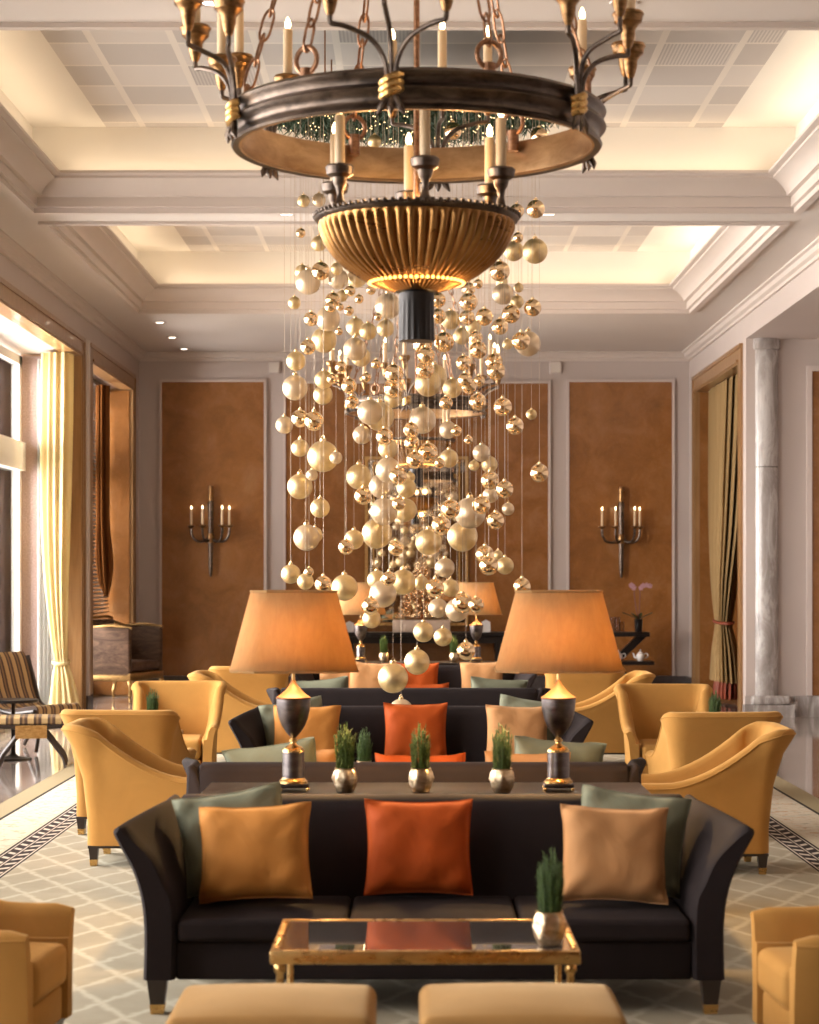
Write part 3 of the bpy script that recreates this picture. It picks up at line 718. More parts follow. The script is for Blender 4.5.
PL = [(345, 8.87, .6905, 'rosemary in a small metal pot on the near console, left of three'),
      (421, 8.87, .6905, 'rosemary in a small metal pot on the near console, middle of three'),
      (502, 8.85, .6905, 'rosemary in a small metal pot on the near console, right of three beside the lamp'),
      (549.5, 6.63, .4385, 'rosemary in a rippled metal pot on the mirror-topped coffee table'),
      (364, 12.1, .4385, 'rosemary pot showing behind the leftmost console plant, on the hidden coffee table'),
      (384, 22.42, .6905, 'tiny distant rosemary pot left of the lowest baubles on the far console'),
      (454, 22.42, .6905, 'tiny distant rosemary pot right of the lowest baubles on the far console'),
      (152.5, 14.5, .540, 'small plant showing above the back of the back-turned golden chair at left'),
      (714.5, 14.2, .540, 'small plant showing above the back of the back-turned golden chair at right')]
p0 = make_plant('')
for i, (px, y, z, lb) in enumerate(PL):
    o = p0 if i == 0 else copy_tree(p0)
    o.location = ((px-VX)*y/F, y, z); o.rotation_euler.z = i*1.3; o['label'] = lb
    if i == 3: o.scale = (1.0, 1.0, 1.04)

# ============================================================ STRIPED CHAIR AND STOOL AT THE WINDOW
t = thing('striped_lounge_chair', 'striped silk lounge chair with curved wooden frame by the left window', 'chair', (-3.50, 19.35, 0), math.radians(58))
prof = smooth_path([(-.30,.40),(-.26,.435),(-.1,.415),(.10,.395),(.20,.43),(.265,.55),(.31,.70),(.36,.84),(.40,.90)], 5)
th = .055
sec = [(p.x, p.y) for p in prof]+[(p.x+(.05 if i > len(prof)*.45 else 0), p.y-(.05 if i <= len(prof)*.45 else .01)) for i, p in reversed(list(enumerate(prof)))]
MB().prism(sec, 'x', -.29, .29).build('upholstery', 'stripe', t, 50)
for sx in (-.305, .305):
    MB().tube(smooth_path([(sx,.36,.86),(sx,.27,.60),(sx,.20,.42),(sx,.0,.36),(sx,-.28,.385)], 6), .02, 8).build('side_rail', 'legwood', t)
    MB().tube(smooth_path([(sx,-.27,.37),(sx,-.33,.22),(sx,-.30,.02)], 6), [.022]*7+[.018]*6, 8).build('leg', 'legwood', t)
    MB().tube(smooth_path([(sx,.20,.38),(sx,.30,.2),(sx,.40,.018)], 6), [.022]*7+[.018]*6, 8).build('leg', 'legwood', t)
t = thing('curule_stool', 'low stool with crossed curved wooden legs and striped cushion before the striped chair', 'stool', (-3.22, 17.75, 0), .15)
MB().rbox(-.33, .30, -.19, .19, .365, .425, .025, 4, .015, 3).build('seat_cushion', 'stripe', t, 60)
MB().box(-.14, .12, -.205, -.195, .25, .36).build('front_panel', 'gilt', t)
for y in (-.17, .17):
    for s in (-1, 1):
        MB().tube(smooth_path([(s*.30,y,.355),(s*.10,y,.33),(s*.16+.0,y,.22),(s*.25,y,.10),(s*.275,y,.018)], 6), .02, 8).build('leg', 'legwood', t)
MB().tube([(-.3,.0,.345),(.3,.0,.345)], .015, 8).build('stretcher', 'legwood', t)
side_table('dark round side table at the left photo edge in front of the striped chair', -3.52, 18.45, 0, .22, 'black')
# antique settee in the window recess
t = thing('antique_settee', 'brown velvet antique settee with gilded frame in the far left corner', 'settee', (-3.78, 27.1, 0), math.radians(73))
MB().rbox(-.45, .45, .30, .40, .38, 1.05, .03, 3).build('backrest', 'bergere', t)
MB().rbox(-.52, -.44, -.36, .38, .32, .96, .03, 3).build('arm', 'bergere', t); MB().rbox(.44, .52, -.36, .38, .32, .96, .03, 3).build('arm', 'bergere', t)
MB().rbox(-.43, .43, -.36, .29, .40, .52, .04, 3, .02, 2).build('seat_cushion', 'bergere', t)
MB().rbox(-.52, .52, -.37, .38, .28, .385, .02, 2).build('seat_rail', 'gilt', t)
MB().tube(smooth_path([(-.5,.36,1.06),(-.3,.37,1.085),(0,.37,1.075),(.3,.37,1.085),(.5,.36,1.06)], 5), .02, 8).build('crest_rail', 'gilt', t)
for sx in (-.48, .48):
    MB().tube(smooth_path([(sx,-.37,.95),(sx,-.1,.985),(sx,.15,.965),(sx,.36,1.03)], 5), .02, 8).build('arm_rail', 'gilt', t)
    for y in (-.34, .34): MB().tube(smooth_path([(sx,y,.30),(sx+.02*(1 if sx > 0 else -1),y-.02,.2),(sx,y,.08),(sx*1.02,y-.01,.012)], 5), [.03]*5+[.022]*5+[.015]*6, 8).build('leg', 'gilt', t)
pcache.clear()
m, e = pillow_mb(.40, .36, .13, 8); o = m.build('throw_pillow', 'bergere', None, 80); MB().tube(e, .0045, 6, True).build('piping', 'gilt', o)
bm_ = Matrix.Translation((-3.78, 27.1, 0)) @ Matrix.Rotation(math.radians(73), 4, 'Z')
o.matrix_world = bm_ @ Matrix.Translation((.2, .165, .735)) @ Matrix.Rotation(math.radians(-12), 4, 'X')
tag(o, 'brown figured pillow leaning on the antique settee in the far left corner', 'pillow')
# ============================================================ CHANDELIERS
def make_chandelier(label):
    Z0 = 2.50; t = thing('chandelier', label, 'chandelier', (0,0,0), 0, 'bronze ring chandeliers'); R = .700
    def z(a): return a-Z0
    # ring band
    MB().lathe([(R-.012,z(3.262)),(R+.012,z(3.258)),(R+.018,z(3.266)),(R+.012,z(3.276)),(R+.004,z(3.282)),(R+.006,z(3.31)),(R+.022,z(3.318)),(R+.034,z(3.333)),(R+.024,z(3.348)),(R+.012,z(3.353)),(R+.014,z(3.372)),(R+.026,z(3.378)),(R+.034,z(3.392)),(R+.026,z(3.404)),(R+.0,z(3.408))], n=96, caps=False).build('ring_band', 'bronze', t, 60)
    MB().lathe([(R,z(3.408)),(R-.006,z(3.40)),(R-.008,z(3.275)),(R-.02,z(3.270)),(R-.022,z(3.262)),(R-.012,z(3.262))], n=96, caps=False).build('ring_lining', 'innerbr', t, 60)
    for k in range(6):
        th = math.radians(-90-7+60*k); e, g = Vector((math.cos(th), math.sin(th), 0)), Vector((-math.sin(th), math.cos(th), 0))
        def P(r, s, zz): return e*r+g*s+Vector((0,0,z(zz)))
        kn = MB()
        for q in (-1, 0, 1): kn.tube(smooth_path([P(R+.034, -.036, 3.335+q*.024-.014), P(R+.052, -.02, 3.335+q*.024-.008), P(R+.058, 0, 3.335+q*.024), P(R+.052, .02, 3.335+q*.024+.008), P(R+.034, .036, 3.335+q*.024+.014)], 3), [.013]*2+[.017]*9+[.013]*2, 8)
        kb = kn.build('knot', 'brass', t)
        tl = MB()
        for q in (-1, 0, 1): tl.tube([P(R+.045, q*.012, 3.30), P(R+.055, q*.035, 3.255), P(R+.05, q*.05, 3.232)], [.012, .014, .003], 8)
        tl.build('tail_leaf', 'bronze', kb)
        for s, L, rr, up in ((-1, .205, .13, 0), (0, 0, .22, .06), (1, .205, .13, 0)):
            top = 3.605+up
            if s: pts = [P(R+.045, s*.012, 3.345), P(R+.05, s*.025, 3.43), P(R+.075, s*.07, 3.495), P(R+rr*.88, s*.15, 3.53), P(R+rr*.98, s*L*.95, 3.538), P(R+rr, s*L, 3.55), P(R+rr, s*L, top)]
            else: pts = [P(R+.045, 0, 3.345), P(R+.05, 0, 3.44), P(R+.085, 0, 3.52), P(R+rr*.8, 0, 3.56), P(R+rr, 0, 3.575), P(R+rr, 0, 3.59), P(R+rr, 0, top)]
            arm = MB().tube(smooth_path(pts, 5), .0095, 8).build('arm', 'bronze', t)
            c = P(R+rr, s*L, top)
            MB().lathe([(.009,-.04),(.016,-.03),(.022,-.01),(.027,.01),(.028,.03),(.04,.048),(.052,.058),(.055,.078),(.061,.086),(.056,.097),(.05,.099),(.02,.092),(.01,.092)], c.x, c.y, c.z, 20).build('cup', 'cupbr', arm)
            MB().lathe([(.0195,.088),(.0195,.29),(.012,.296)], c.x, c.y, c.z, 14).build('candle', 'candle', arm)
            MB().lathe([(.006,.295),(.013,.308),(.011,.325),(.002,.345)], c.x, c.y, c.z, 10).build('bulb', 'bulb', arm)
        # hoop and chain midway
        th2 = th+math.radians(30); e2 = Vector((math.cos(th2), math.sin(th2), 0)); g2 = Vector((-math.sin(th2), math.cos(th2), 0))
        h = e2*(R-.035)+Vector((0,0,z(3.475)))
        hb = MB().tube([h+(g2*math.cos(a)+Vector((0,0,1))*math.sin(a))*.048 for a in [2*PI*i/20 for i in range(20)]], .0095, 8, True)
        b0 = e2*(R-.035)+Vector((0,0,z(3.36))); hb.tube([b0, b0+Vector((0,0,.085))], .024, 10)
        hp = hb.build('hoop', 'chainbr', t)
        c0_, c1_ = h+Vector((0,0,.045)), Vector((e2.x*.10, e2.y*.10, z(5.34))); d = c1_-c0_; L = d.length; dn = d.normalized(); n = int(L/.098)
        ch = MB(); sx_ = dn.cross(g2).normalized(); 
        for i in range(n):
            cc = c0_+dn*(L*(i+.5)/n); a1 = g2 if i % 2 else sx_
            ch.tube([cc+dn*(.055*math.sin(a)+ (0.012 if math.sin(a) > 0 else -.012))+a1*.021*math.cos(a) for a in [2*PI*j/14 for j in range(14)]], .0055, 5, True)
        ch.build('chain', 'chainbr', t)
    MB().tube([(0,0,z(2.72)), (0,0,z(5.34))], .012, 10).build('centre_rod', 'chainbr', t)
    MB().lathe([(.16,z(5.394)),(.16,z(5.37)),(.12,z(5.345)),(.03,z(5.32)),(.03,z(5.30))], n=32).build('ceiling_rose', 'bronze', t)
    # bowl
    N = 54
    def rib(a, zz):
        f = sm((3.0-Z0-.022-zz)/.03)
        return 1+.028*f*(abs(math.cos(N*a/2))*2-1)
    pf = [(p.x, z(p.y)) for p in smooth_path([(.085,2.706,0),(.15,2.728,0),(.22,2.763,0),(.285,2.810,0),(.322,2.85,0),(.347,2.888,0),(.365,2.93,0),(.377,2.963,0),(.381,2.976,0)], 3)]
    MB().lathe(pf, n=N*6, mod=rib, caps=False).build('bowl', 'bowlbr', t, 60)
    rm = MB().lathe([(.378,z(2.972)),(.392,z(2.978)),(.398,z(2.988)),(.392,z(2.998)),(.375,z(3.0)),(.366,z(2.99)),(.362,z(2.97))], n=96, caps=False)
    for i in range(84): rm.sphere((.397*math.cos(2*PI*i/84), .397*math.sin(2*PI*i/84), z(2.998)), .0085, 6, 4)
    rm.build('rim', 'bronze', t)
    MB().lathe([(.362,z(2.972)),(.34,z(2.91)),(.27,z(2.825)),(.16,z(2.76)),(.02,z(2.74))], n=64, caps=False).build('bowl_lining', 'innerbr', t)
    hl = MB()
    for i in range(54):
        a = 2*PI*(i+.5)/54; hl.sphere((.182*math.cos(a), .182*math.sin(a), z(2.7415)), .0068, 8, 6)
    hl.build('pierced_lights', 'holes', t)
    MB().lathe([(.068,z(2.515)),(.066,z(2.66)),(.070,z(2.668)),(.068,z(2.70)),(.08,z(2.706)),(.095,z(2.718))], n=72, mod=lambda a, zz: 1+(.03*math.cos(18*a) if zz < z(2.665) else 0)).build('finial', 'tassel', t)
    for k in range(6):
        th = math.radians(-90+5+60*k); x, y = .355*math.cos(th), .355*math.sin(th)
        st = MB().lathe([(.03,z(2.985)),(.034,z(3.0)),(.016,z(3.02)),(.012,z(3.05)),(.016,z(3.075)),(.024,z(3.085)),(.03,z(3.11)),(.05,z(3.122)),(.053,z(3.14)),(.055,z(3.15)),(.048,z(3.158)),(.02,z(3.15)),(.012,z(3.15))], x, y, 0, 20).build('candle_cup', 'bronze', t)
        MB().lathe([(.0195,z(3.15)),(.0195,z(3.345)),(.012,z(3.351))], x, y, 0, 14).build('candle', 'candle', st)
        MB().lathe([(.006,z(3.35)),(.013,z(3.363)),(.011,z(3.38)),(.002,z(3.40))], x, y, 0, 10).build('bulb', 'bulb', st)
    return t
ch = make_chandelier('great bronze ring chandelier with ribbed bowl, largest and nearest to us')
ch.location = (.01, 8.15, 2.50)
ch2 = copy_tree(ch); ch2.location = (.02, 21.4, 2.50); ch2['label'] = 'second bronze ring chandelier farther back, half hidden behind the hanging baubles'
for x, y in ((.01, 8.15), (.02, 21.4)):
    for k in range(3):
        a = .6+k*2*PI/3; point('chandelier_glow', (x+.2*math.cos(a), y+.2*math.sin(a), 3.08), BOWL*(1 if y < 10 else .35), (1, .60, .25), .04)

# ============================================================ GARLAND AND BAUBLES
r = random.Random(5); GX, GY = -.04, 14.85
t = thing('hanging_garland', 'round fir garland full of fairy lights hung in the coffer above the baubles', 'garland', (GX, GY, 4.80))
MB().lathe([(.02,.10),(1.06,.10),(1.08,.12),(1.06,.14),(.02,.14)], n=64).build('backing_frame', 'fir', t)
m = MB()
for k in range(5200):
    a, q = r.uniform(0, 2*PI), 1.1*math.sqrt(r.random()); p = Vector((q*math.cos(a), q*math.sin(a), .105))
    d = Vector((r.uniform(-1,1), r.uniform(-1,1), r.uniform(-1.1,-.1))).normalized()*r.uniform(.06, .12)
    if p.z+d.z < -.02: d.z = -.12
    s = d.cross(Vector((r.uniform(-1,1), r.uniform(-1,1), .3))).normalized()*.007
    m.add([p-s, p+s, p+d+s*.3, p+d-s*.3], [(0,1,2,3)])
stuff(m.build('fir_needles', 'fir', t))
m = MB()
for k in range(320):
    a, q = r.uniform(0, 2*PI), 1.08*math.sqrt(r.random()); m.sphere((q*math.cos(a), q*math.sin(a), r.uniform(-.01, .05)), .0042, 6, 4)
stuff(m.build('fairy_lights', 'fairy', t))
for k in range(4):
    a = PI/4+k*PI/2; MB().tube([(.8*math.cos(a), .8*math.sin(a), .14), (.8*math.cos(a), .8*math.sin(a), .597)], .006, 6).build('suspension_rod', 'chainbr', t)
BALLS = [
(303.6,201,6.5,'c'),(319,200,7,'w'),(300.8,233,5,'m'),(319,243.5,8,'c'),(320.7,271,9.5,'m'),(308,282,13,'w'),(302,272,7.5,'c'),(336.5,269,6.5,'c'),(338,279,10.5,'w'),(357,278,10,'c'),
(333,300,8,'m'),(342,296,6,'c'),(350,291,5.5,'m'),(359,299,4.8,'m'),(349,311,5,'m'),(340,307,4,'m'),(330.5,307,6,'m'),(371,290,5,'m'),(311,319,7.5,'m'),(328,319,12.5,'w'),(324,340,13,'c'),(339,331.5,4,'m'),
(355.5,327,9.5,'c'),(368,331.5,9,'c'),(355,349,12,'w'),(388,306,13.5,'w'),(385.5,328.5,9,'c'),(308,347,8,'m'),(378,317,4,'m'),(294.4,302.8,6.5,'c'),(296,361,10,'c'),(295,387.7,13,'w'),(323.7,379.7,9.5,'c'),(323,395,10,'c'),
(332,379,5.5,'m'),(349,386,8,'m'),(366.5,377.5,5,'m'),(361,357,10,'c'),(284.4,425,9,'w'),(300,418.5,9,'m'),(314,421,10,'m'),(300,448,9,'c'),(323,456.5,16,'c'),(336,457.8,6.5,'w'),(312,475,6,'w'),(300,486.5,13,'c'),
(362,435,9.5,'w'),(359,476.7,13,'c'),(363,496,9,'m'),(320,508,10,'c'),(306.6,537.6,13.5,'w'),(315,535,8,'c'),(290.8,574,10,'c'),(309,572,5,'m'),(305.4,581.6,8.5,'c'),(323.4,584.6,9,'m'),(344.5,587.7,13.5,'c'),(346,547,8,'m'),(354,539.5,10,'c'),
(516.8,211,7.5,'m'),(535.7,209,9.5,'m'),(518,237.6,5.5,'m'),(513.7,251,10.5,'c'),(535,251,13,'c'),(499.7,271,10.5,'m'),(501.5,281.5,6,'c'),(478,284,5,'m'),(518.6,287.7,5,'c'),(503,294,11,'w'),(468.5,289,7,'m'),(468.5,302,9.5,'m'),(517,302,7,'c'),
(532.6,307.7,9,'m'),(511,314,9.5,'m'),(484.4,317,9,'m'),(500,326.6,8.5,'m'),(467,317.5,8,'m'),(473.4,326.6,8,'c'),(521,341,9.5,'m'),(528,343.7,13,'w'),(507.6,344.3,5.5,'c'),(476,337.6,7,'m'),(478.3,350,9,'m'),(494,362,9,'m'),(496,371,9.5,'m'),
(462,336,9,'c'),(463.6,363,8,'m'),(465,380,7.5,'m'),(469,386,8,'m'),(479,381,6,'m'),(477.7,402,9,'m'),(502.7,407,9.5,'m'),(515,426,9,'m'),(531.4,414.4,5.5,'c'),(468.5,440,4.5,'m'),(481.4,453,9,'w'),(474,465.7,5.5,'c'),(489.3,464.5,8.5,'c'),
(490,480.4,9.5,'m'),(504.6,489.5,9,'m'),(539.4,473,9.5,'m'),(481.4,505,9.5,'m'),(490.5,495,8,'w'),(495.4,520.5,9,'m'),(508,509,6.5,'w'),(485,554.7,9.5,'m'),(488.7,565.7,10,'m'),(505,565.7,9,'c'),(498,555,5,'c'),(522,586.5,9,'m'),(470,513,16,'w'),(462.5,536.5,15.5,'c'),
(438,300,8,'m'),(438,316,8,'m'),(450.5,320,10,'c'),(444,342,10.5,'m'),(422.4,344.5,10,'m'),(426,355.5,9,'m'),(425,370,9.5,'m'),(393.7,373.8,10,'m'),(376,364,5,'m'),(393.7,388.3,10.5,'m'),(428,383.4,13.5,'c'),(434.6,377,13,'c'),(452.3,388.3,10,'c'),
(393,399,9,'c'),(379.6,416.4,15,'c'),(370,412,13,'w'),(422.4,420,14,'w'),(384.5,436.5,9,'m'),(388,449,10,'c'),(412,443,8,'m'),(415,460,9,'m'),(428,453,10.5,'m'),(449,458.5,9.5,'c'),(439.5,463,5.5,'m'),(448,430,9,'w'),(456.5,431,5.5,'m'),
(388,470,13,'w'),(398,476,9,'m'),(410,477.5,5.5,'c'),(381,486,12.5,'w'),(406.5,488,10,'c'),(384,511.5,14,'w'),(398.6,504,7,'m'),(405,510,12,'c'),(377,533.5,15.5,'c'),(396,548,8,'m'),(450.5,509,10,'m'),(440.7,525.5,10,'m'),(428.5,542,13.5,'c'),(445,567.7,10,'w'),
(403,582,13,'c'),(389,578.5,7.5,'m'),(377,580,10,'c'),(382.7,594,14,'w'),(421,583,7.5,'c'),(435,588,9.5,'m'),(450.5,588,9,'c'),(438,608,10,'w'),(457,610,12,'w'),(462.7,603,10.5,'m'),(476,605,8,'m'),(371.7,619,9.5,'c'),(370.5,606,9,'m'),
(423.6,632,10.5,'c'),(443,637,9.5,'c'),(417,662,13,'c'),(393,678,15.5,'c'),(466,651,9.5,'m'),(401,711,12.5,'w'),(374.5,141.5,7,'c'),(453,131,9,'m'),(539,136,9,'m'),(476,152,6,'m'),(411,430,8,'m'),(446,403,7,'m'),(352,402,7,'m'),(341,367,6,'m')]
BANDS = [(165, 'seen through the chandelier ring'), (262, 'beside the ribbed bowl rim'), (300, 'beside the lower bowl'), (345, 'beside the black bowl finial'),
 (395, 'by the second chandelier candles'), (440, 'by the second chandelier ring'), (490, 'level with the mirror top'), (545, 'level with the wall sconces foot'), (578, 'just over the big lampshade tops'),
 (600, 'level with near lampshade tops'), (645, 'level with the far lampshades'), (999, 'hanging lowest near the sofas')]
BANDS[7] = (545, 'before the upper mirror'); BANDS[8] = (578, 'before the lower mirror')
FIN = {'c': 'matte champagne', 'w': 'pearl white', 'm': 'mirrored gold'}
def size_word(q): return 'tiny' if q < 5.8 else 'small' if q < 8.3 else 'medium' if q < 10.6 else 'large' if q < 14.2 else 'huge'
ORD = ['first','second','third','fourth','fifth','sixth','seventh','eighth','ninth','tenth','eleventh','twelfth','thirteenth','fourteenth','fifteenth','sixteenth','seventeenth','eighteenth','nineteenth','twentieth']
proto = {}
for q in 'cwm':
    o = MB().sphere((0,0,0), 1, 28, 18).build('hanging_bauble', 'orn_'+q, None, 80)
    k = MB().lathe([(.20,.965),(.21,1.0),(.20,1.13),(.12,1.16),(.02,1.165)], n=14)
    k.tube([(.11*math.cos(a), 0, 1.22+.11*math.sin(a)) for a in [2*PI*i/12 for i in range(12)]], .022, 5, True); k.build('cap', 'cap', o)
    MB().tube([(0,0,0), (0,0,1)], 1, 5).build('cord', 'cord', o); proto[q] = o
groups = {}
for b in BALLS:
    bi = next(i for i, (y, _) in enumerate(BANDS) if b[1] < y); groups.setdefault((bi, b[3], size_word(b[2])), []).append(b)
for g in groups.values(): g.sort()
placed = []; used = set(); ZT = 4.775
def fits(x, y, z, rad):
    for (X, Y_, Z_, Rr) in placed:
        d2 = (x-X)**2+(y-Y_)**2
        if d2+(z-Z_)**2 < (rad*1.05+Rr*1.05+.008)**2: return False
        if Z_ > z and d2 < (Rr*1.03+.008)**2: return False      # my cord would pass through it
        if Z_ < z and d2 < (rad*1.03+.008)**2: return False      # its cord would pass through me
        if d2 < .012**2: return False
        if Z_ > z and Z_-z < rad+Rr+.12 and d2 < (Rr*.25+.01)**2: return False
    return True
order = sorted(BALLS, key=lambda b: -b[2]); br = random.Random(11); lost = 0
for b in order:
    px, py, pr, q = b
    base = 14.45 if q == 'm' else 14.95 if q == 'w' else 15.0
    if py > 700: base = 15.72
    if py < 165: base = 14.3
    cand = [base]+[base+s*k*.035 for k in range(1, 30) for s in ((1, -1) if q != 'm' else (-1, 1))]
    if py > 700: cand = [15.72]
    for Y in cand:
        if not (13.86 < Y < 15.84): continue
        p = W(px, py, Y); rad = pr*Y/F*.98
        if (p.x-GX)**2+(Y-GY)**2 > 1.08**2 and abs(p.x) < .95: pass
        if fits(p.x, Y, p.z, rad): break
    else:
        lost += 1; continue
    placed.append((p.x, Y, p.z, rad))
    o = copy_tree(proto[q]) if q in used else proto[q]; used.add(q)
    o.location = p; o.scale = (rad,)*3; o.rotation_euler.z = br.uniform(0, 6)
    for chd in o.children:
        if chd.name.startswith('cord'):
            z0 = 1.31; chd.location = (0,0,z0); chd.scale = (.0011/rad, .0011/rad, (ZT-p.z-z0*rad)/rad)
    bi = next(i for i, (y, _) in enumerate(BANDS) if py < y); sw = size_word(pr); g = groups[(bi, q, sw)]
    if len(g) == 1: lb = f'only {sw} {FIN[q]} bauble {BANDS[bi][1]}'
    else: lb = f'{sw} {FIN[q]} bauble, {ORD[g.index(b)]} such from left, {BANDS[bi][1]}'
    tag(o, lb, 'bauble', f'{FIN[q]} baubles hung from the garland')
print('BALLS lost', lost, 'of', len(BALLS))

# ============================================================ WALL SCONCES, MIRROR, BACK CONSOLE
def make_sconce(label):
    t = thing('wall_sconce', label, 'wall sconce', (0,0,0), 0, 'candle sconces on the end wall')
    y0 = -.075
    MB().lathe([(.004,0),(.018,.02),(.022,.06),(.028,.12),(.034,.5),(.036,.52),(.028,.56),(.034,.62),(.036,.95),(.042,1.0),(.03,1.05)], 0, y0, 0, 18).build('staff', 'bronze', t)
    MB().lathe([(.03,1.05),(.036,1.10),(.03,1.18),(.036,1.22),(.03,1.25),(.01,1.255)], 0, y0, 0, 16).build('staff_tip', 'cupbr', t)
    MB().box(-.02, .02, -.07, -.001, .50, .60).build('wall_bracket', 'bronze', t)
    MB().lathe([(.04,.47),(.05,.5),(.05,.56),(.04,.60)], 0, y0, 0, 18).build('collar', 'cupbr', t)
    for x, d in ((-.265, .0), (-.095, -.16), (.17, -.13), (.255, .02)):
        y1 = y0-.02+d; 
        arm = MB().tube(smooth_path([(0,y0,.56),(x*.35,y0+d*.35,.495),(x*.75,y0+d*.75,.50),(x*.97,y1,.58),(x,y1,.68)], 6), .016, 8).build('arm', 'bronze', t)
        MB().lathe([(.012,.67),(.02,.68),(.035,.695),(.052,.70),(.048,.715),(.015,.71)], x, y1, 0, 18).build('drip_pan', 'cupbr', arm)
        MB().lathe([(.0155,.71),(.0155,.93),(.01,.935)], x, y1, 0, 12).build('candle', 'candle', arm)
        MB().lathe([(.004,.934),(.010,.948),(.008,.962),(.001,.98)], x, y1, 0, 10).build('bulb', 'bulb', arm)
    return t
sc0 = make_sconce('four-candle bronze wall sconce on the left wood panel of the end wall')
sc0.location = ((211.5-VX)*29/F, YB-.03, 1.60)
sc1 = copy_tree(sc0); sc1.location = ((620.5-VX)*29/F, YB-.03, 1.585); sc1['label'] = 'four-candle bronze wall sconce on the right wood panel above the orchid shelf'
t = thing('wall_mirror', 'tall gilt-framed mirror on the end wall behind the hanging baubles', 'mirror', (.035, YB-.03, .93))
hw, hh = .71, 2.33
fm = MB()
def frame(m, w0, w1, z0, z1, th, y0, y1):
    m.box(-w1, -w0, y0, y1, z0, z1).box(w0, w1, y0, y1, z0, z1).box(-w0, w0, y0, y1, z1-(w1-w0), z1).box(-w0, w0, y0, y1, z0, z0+(w1-w0))
frame(fm, hw-.04, hw, 0, hh, .05, -.06, -.001); frame(fm, hw-.13, hw-.11, .08, hh-.08, .02, -.05, -.001); fm.build('frame', 'gilt', t)
fd = MB(); frame(fd, hw-.11, hw-.05, .05, hh-.05, .06, -.04, -.001); fd.build('inner_border', 'mirrorglass', t)
MB().box(-hw+.13, hw-.13, -.02, -.001, .1, hh-.1).build('mirror_glass', 'mirrorglass', t)
t = thing('console_table', 'long dark console against the end wall below the gilt mirror', 'console table', (.14, 28.66, 0))
MB().rbox(-1.15, 1.15, -.24, .24, .79, .85, .008, 2).build('table_top', 'black', t)
MB().box(-1.08, 1.08, -.2, .2, .70, .789).build('apron', 'black', t)
for sx in (-1.0, 1.0):
    for sy in (-.16, .16): leg_mb(sx, sy, .70, .04, .022).build('leg', 'black', t)
t = thing('gold_bauble_tree', 'cone of small gold baubles in a pale box on the console below the mirror', 'decoration', (.10, 28.62, .8505))
MB().rbox(-.39, .39, -.13, .13, 0, .165, .008, 2).build('planter_box', 'planter', t)
r = random.Random(9); m = MB()
for k in range(520):
    f = r.random()**1.25; a = r.uniform(0, 2*PI); q = (.36*(1-f*.9))*math.sqrt(r.uniform(.35, 1))
    m.sphere((q*math.cos(a), q*.42*math.sin(a), .20+f*.78), r.uniform(.016, .034), 8, 6)
stuff(m.build('gold_baubles', 'orn_m', t))
for x, z1, lb in ((.98, .17, 'small white card box at the right of the far console by the lampshade'), (-.88, .15, 'small white card box at the left of the far console by the lampshade')):
    tag(MB().prism([(-.06,0),(.06,0),(.06,z1*.8),(.0,z1),(-.06,z1*.8)], 'y', -.04, .04).build('card_box', 'china', None, loc=(x, 28.6, .8505)), lb, 'box', 'white boxes on the far console')
for px, lb in ((274, 'small square wall speaker above the gap left of the middle panel'), (555.5, 'small square wall speaker above the gap right of the middle panel')):
    q = W(px, 367.5, YB); t = thing('wall_speaker', lb, 'speaker', (q.x, YB, q.z), 0, 'little wall speakers')
    MB().rbox(-.085, .085, -.03, -.001, -.085, .085, .008, 2).build('housing', 'trimw', t); MB().rbox(-.07, .07, -.034, -.0305, -.07, .07, .004, 1).build('mesh_cover', 'plastic', t)

# ============================================================ ZIGZAG SHELF WITH ORCHID
t = thing('zigzag_shelf', 'black zigzag shelf unit under the right wall sconce', 'shelf', (0, 28.3, 0))
MB().rbox(2.58, 3.16, -.17, .17, .80, .86, .006, 2).build('shelf_board', 'black', t)
MB().rbox(2.60, 3.22, -.17, .17, .42, .47, .006, 2).build('shelf_board', 'black', t)
MB().rbox(2.50, 3.10, -.17, .17, .0, .05, .006, 2).build('base_board', 'black', t)
MB().prism([(3.0,.80),(3.14,.80),(2.80,.47),(2.66,.47)], 'y', .02, .15).build('brace', 'black', t)
MB().prism([(2.64,.42),(2.78,.42),(3.06,.05),(2.92,.05)], 'y', .02, .15).build('brace', 'black', t)
t = thing('potted_orchid', 'pink orchid in a dark pot on the black zigzag shelf', 'orchid', (3.02, 28.25, .8605))
MB().lathe([(.045,0),(.05,.01),(.055,.16),(.06,.17),(.05,.17),(.045,.15)], n=24).build('pot', 'black', t)
for a, L in ((.3, .2), (2.8, .22), (1.2, .14), (3.9, .15)):
    d = Vector((math.cos(a), math.sin(a)*.6, 0)); n = d.cross(Vector((0,0,1))).normalized(); secs = []
    for k in range(7):
        f = k/6; c = d*L*f+Vector((0,0,.16+.14*f-.04*f*f)); w_ = .03*math.sin(PI*(f*.92+.06))+.003
        secs.append([c-n*w_, c-Vector((0,0,.008)), c+n*w_, c+Vector((0,0,.004))])
    MB().loft(secs).build('leaf', 'leaf', t)
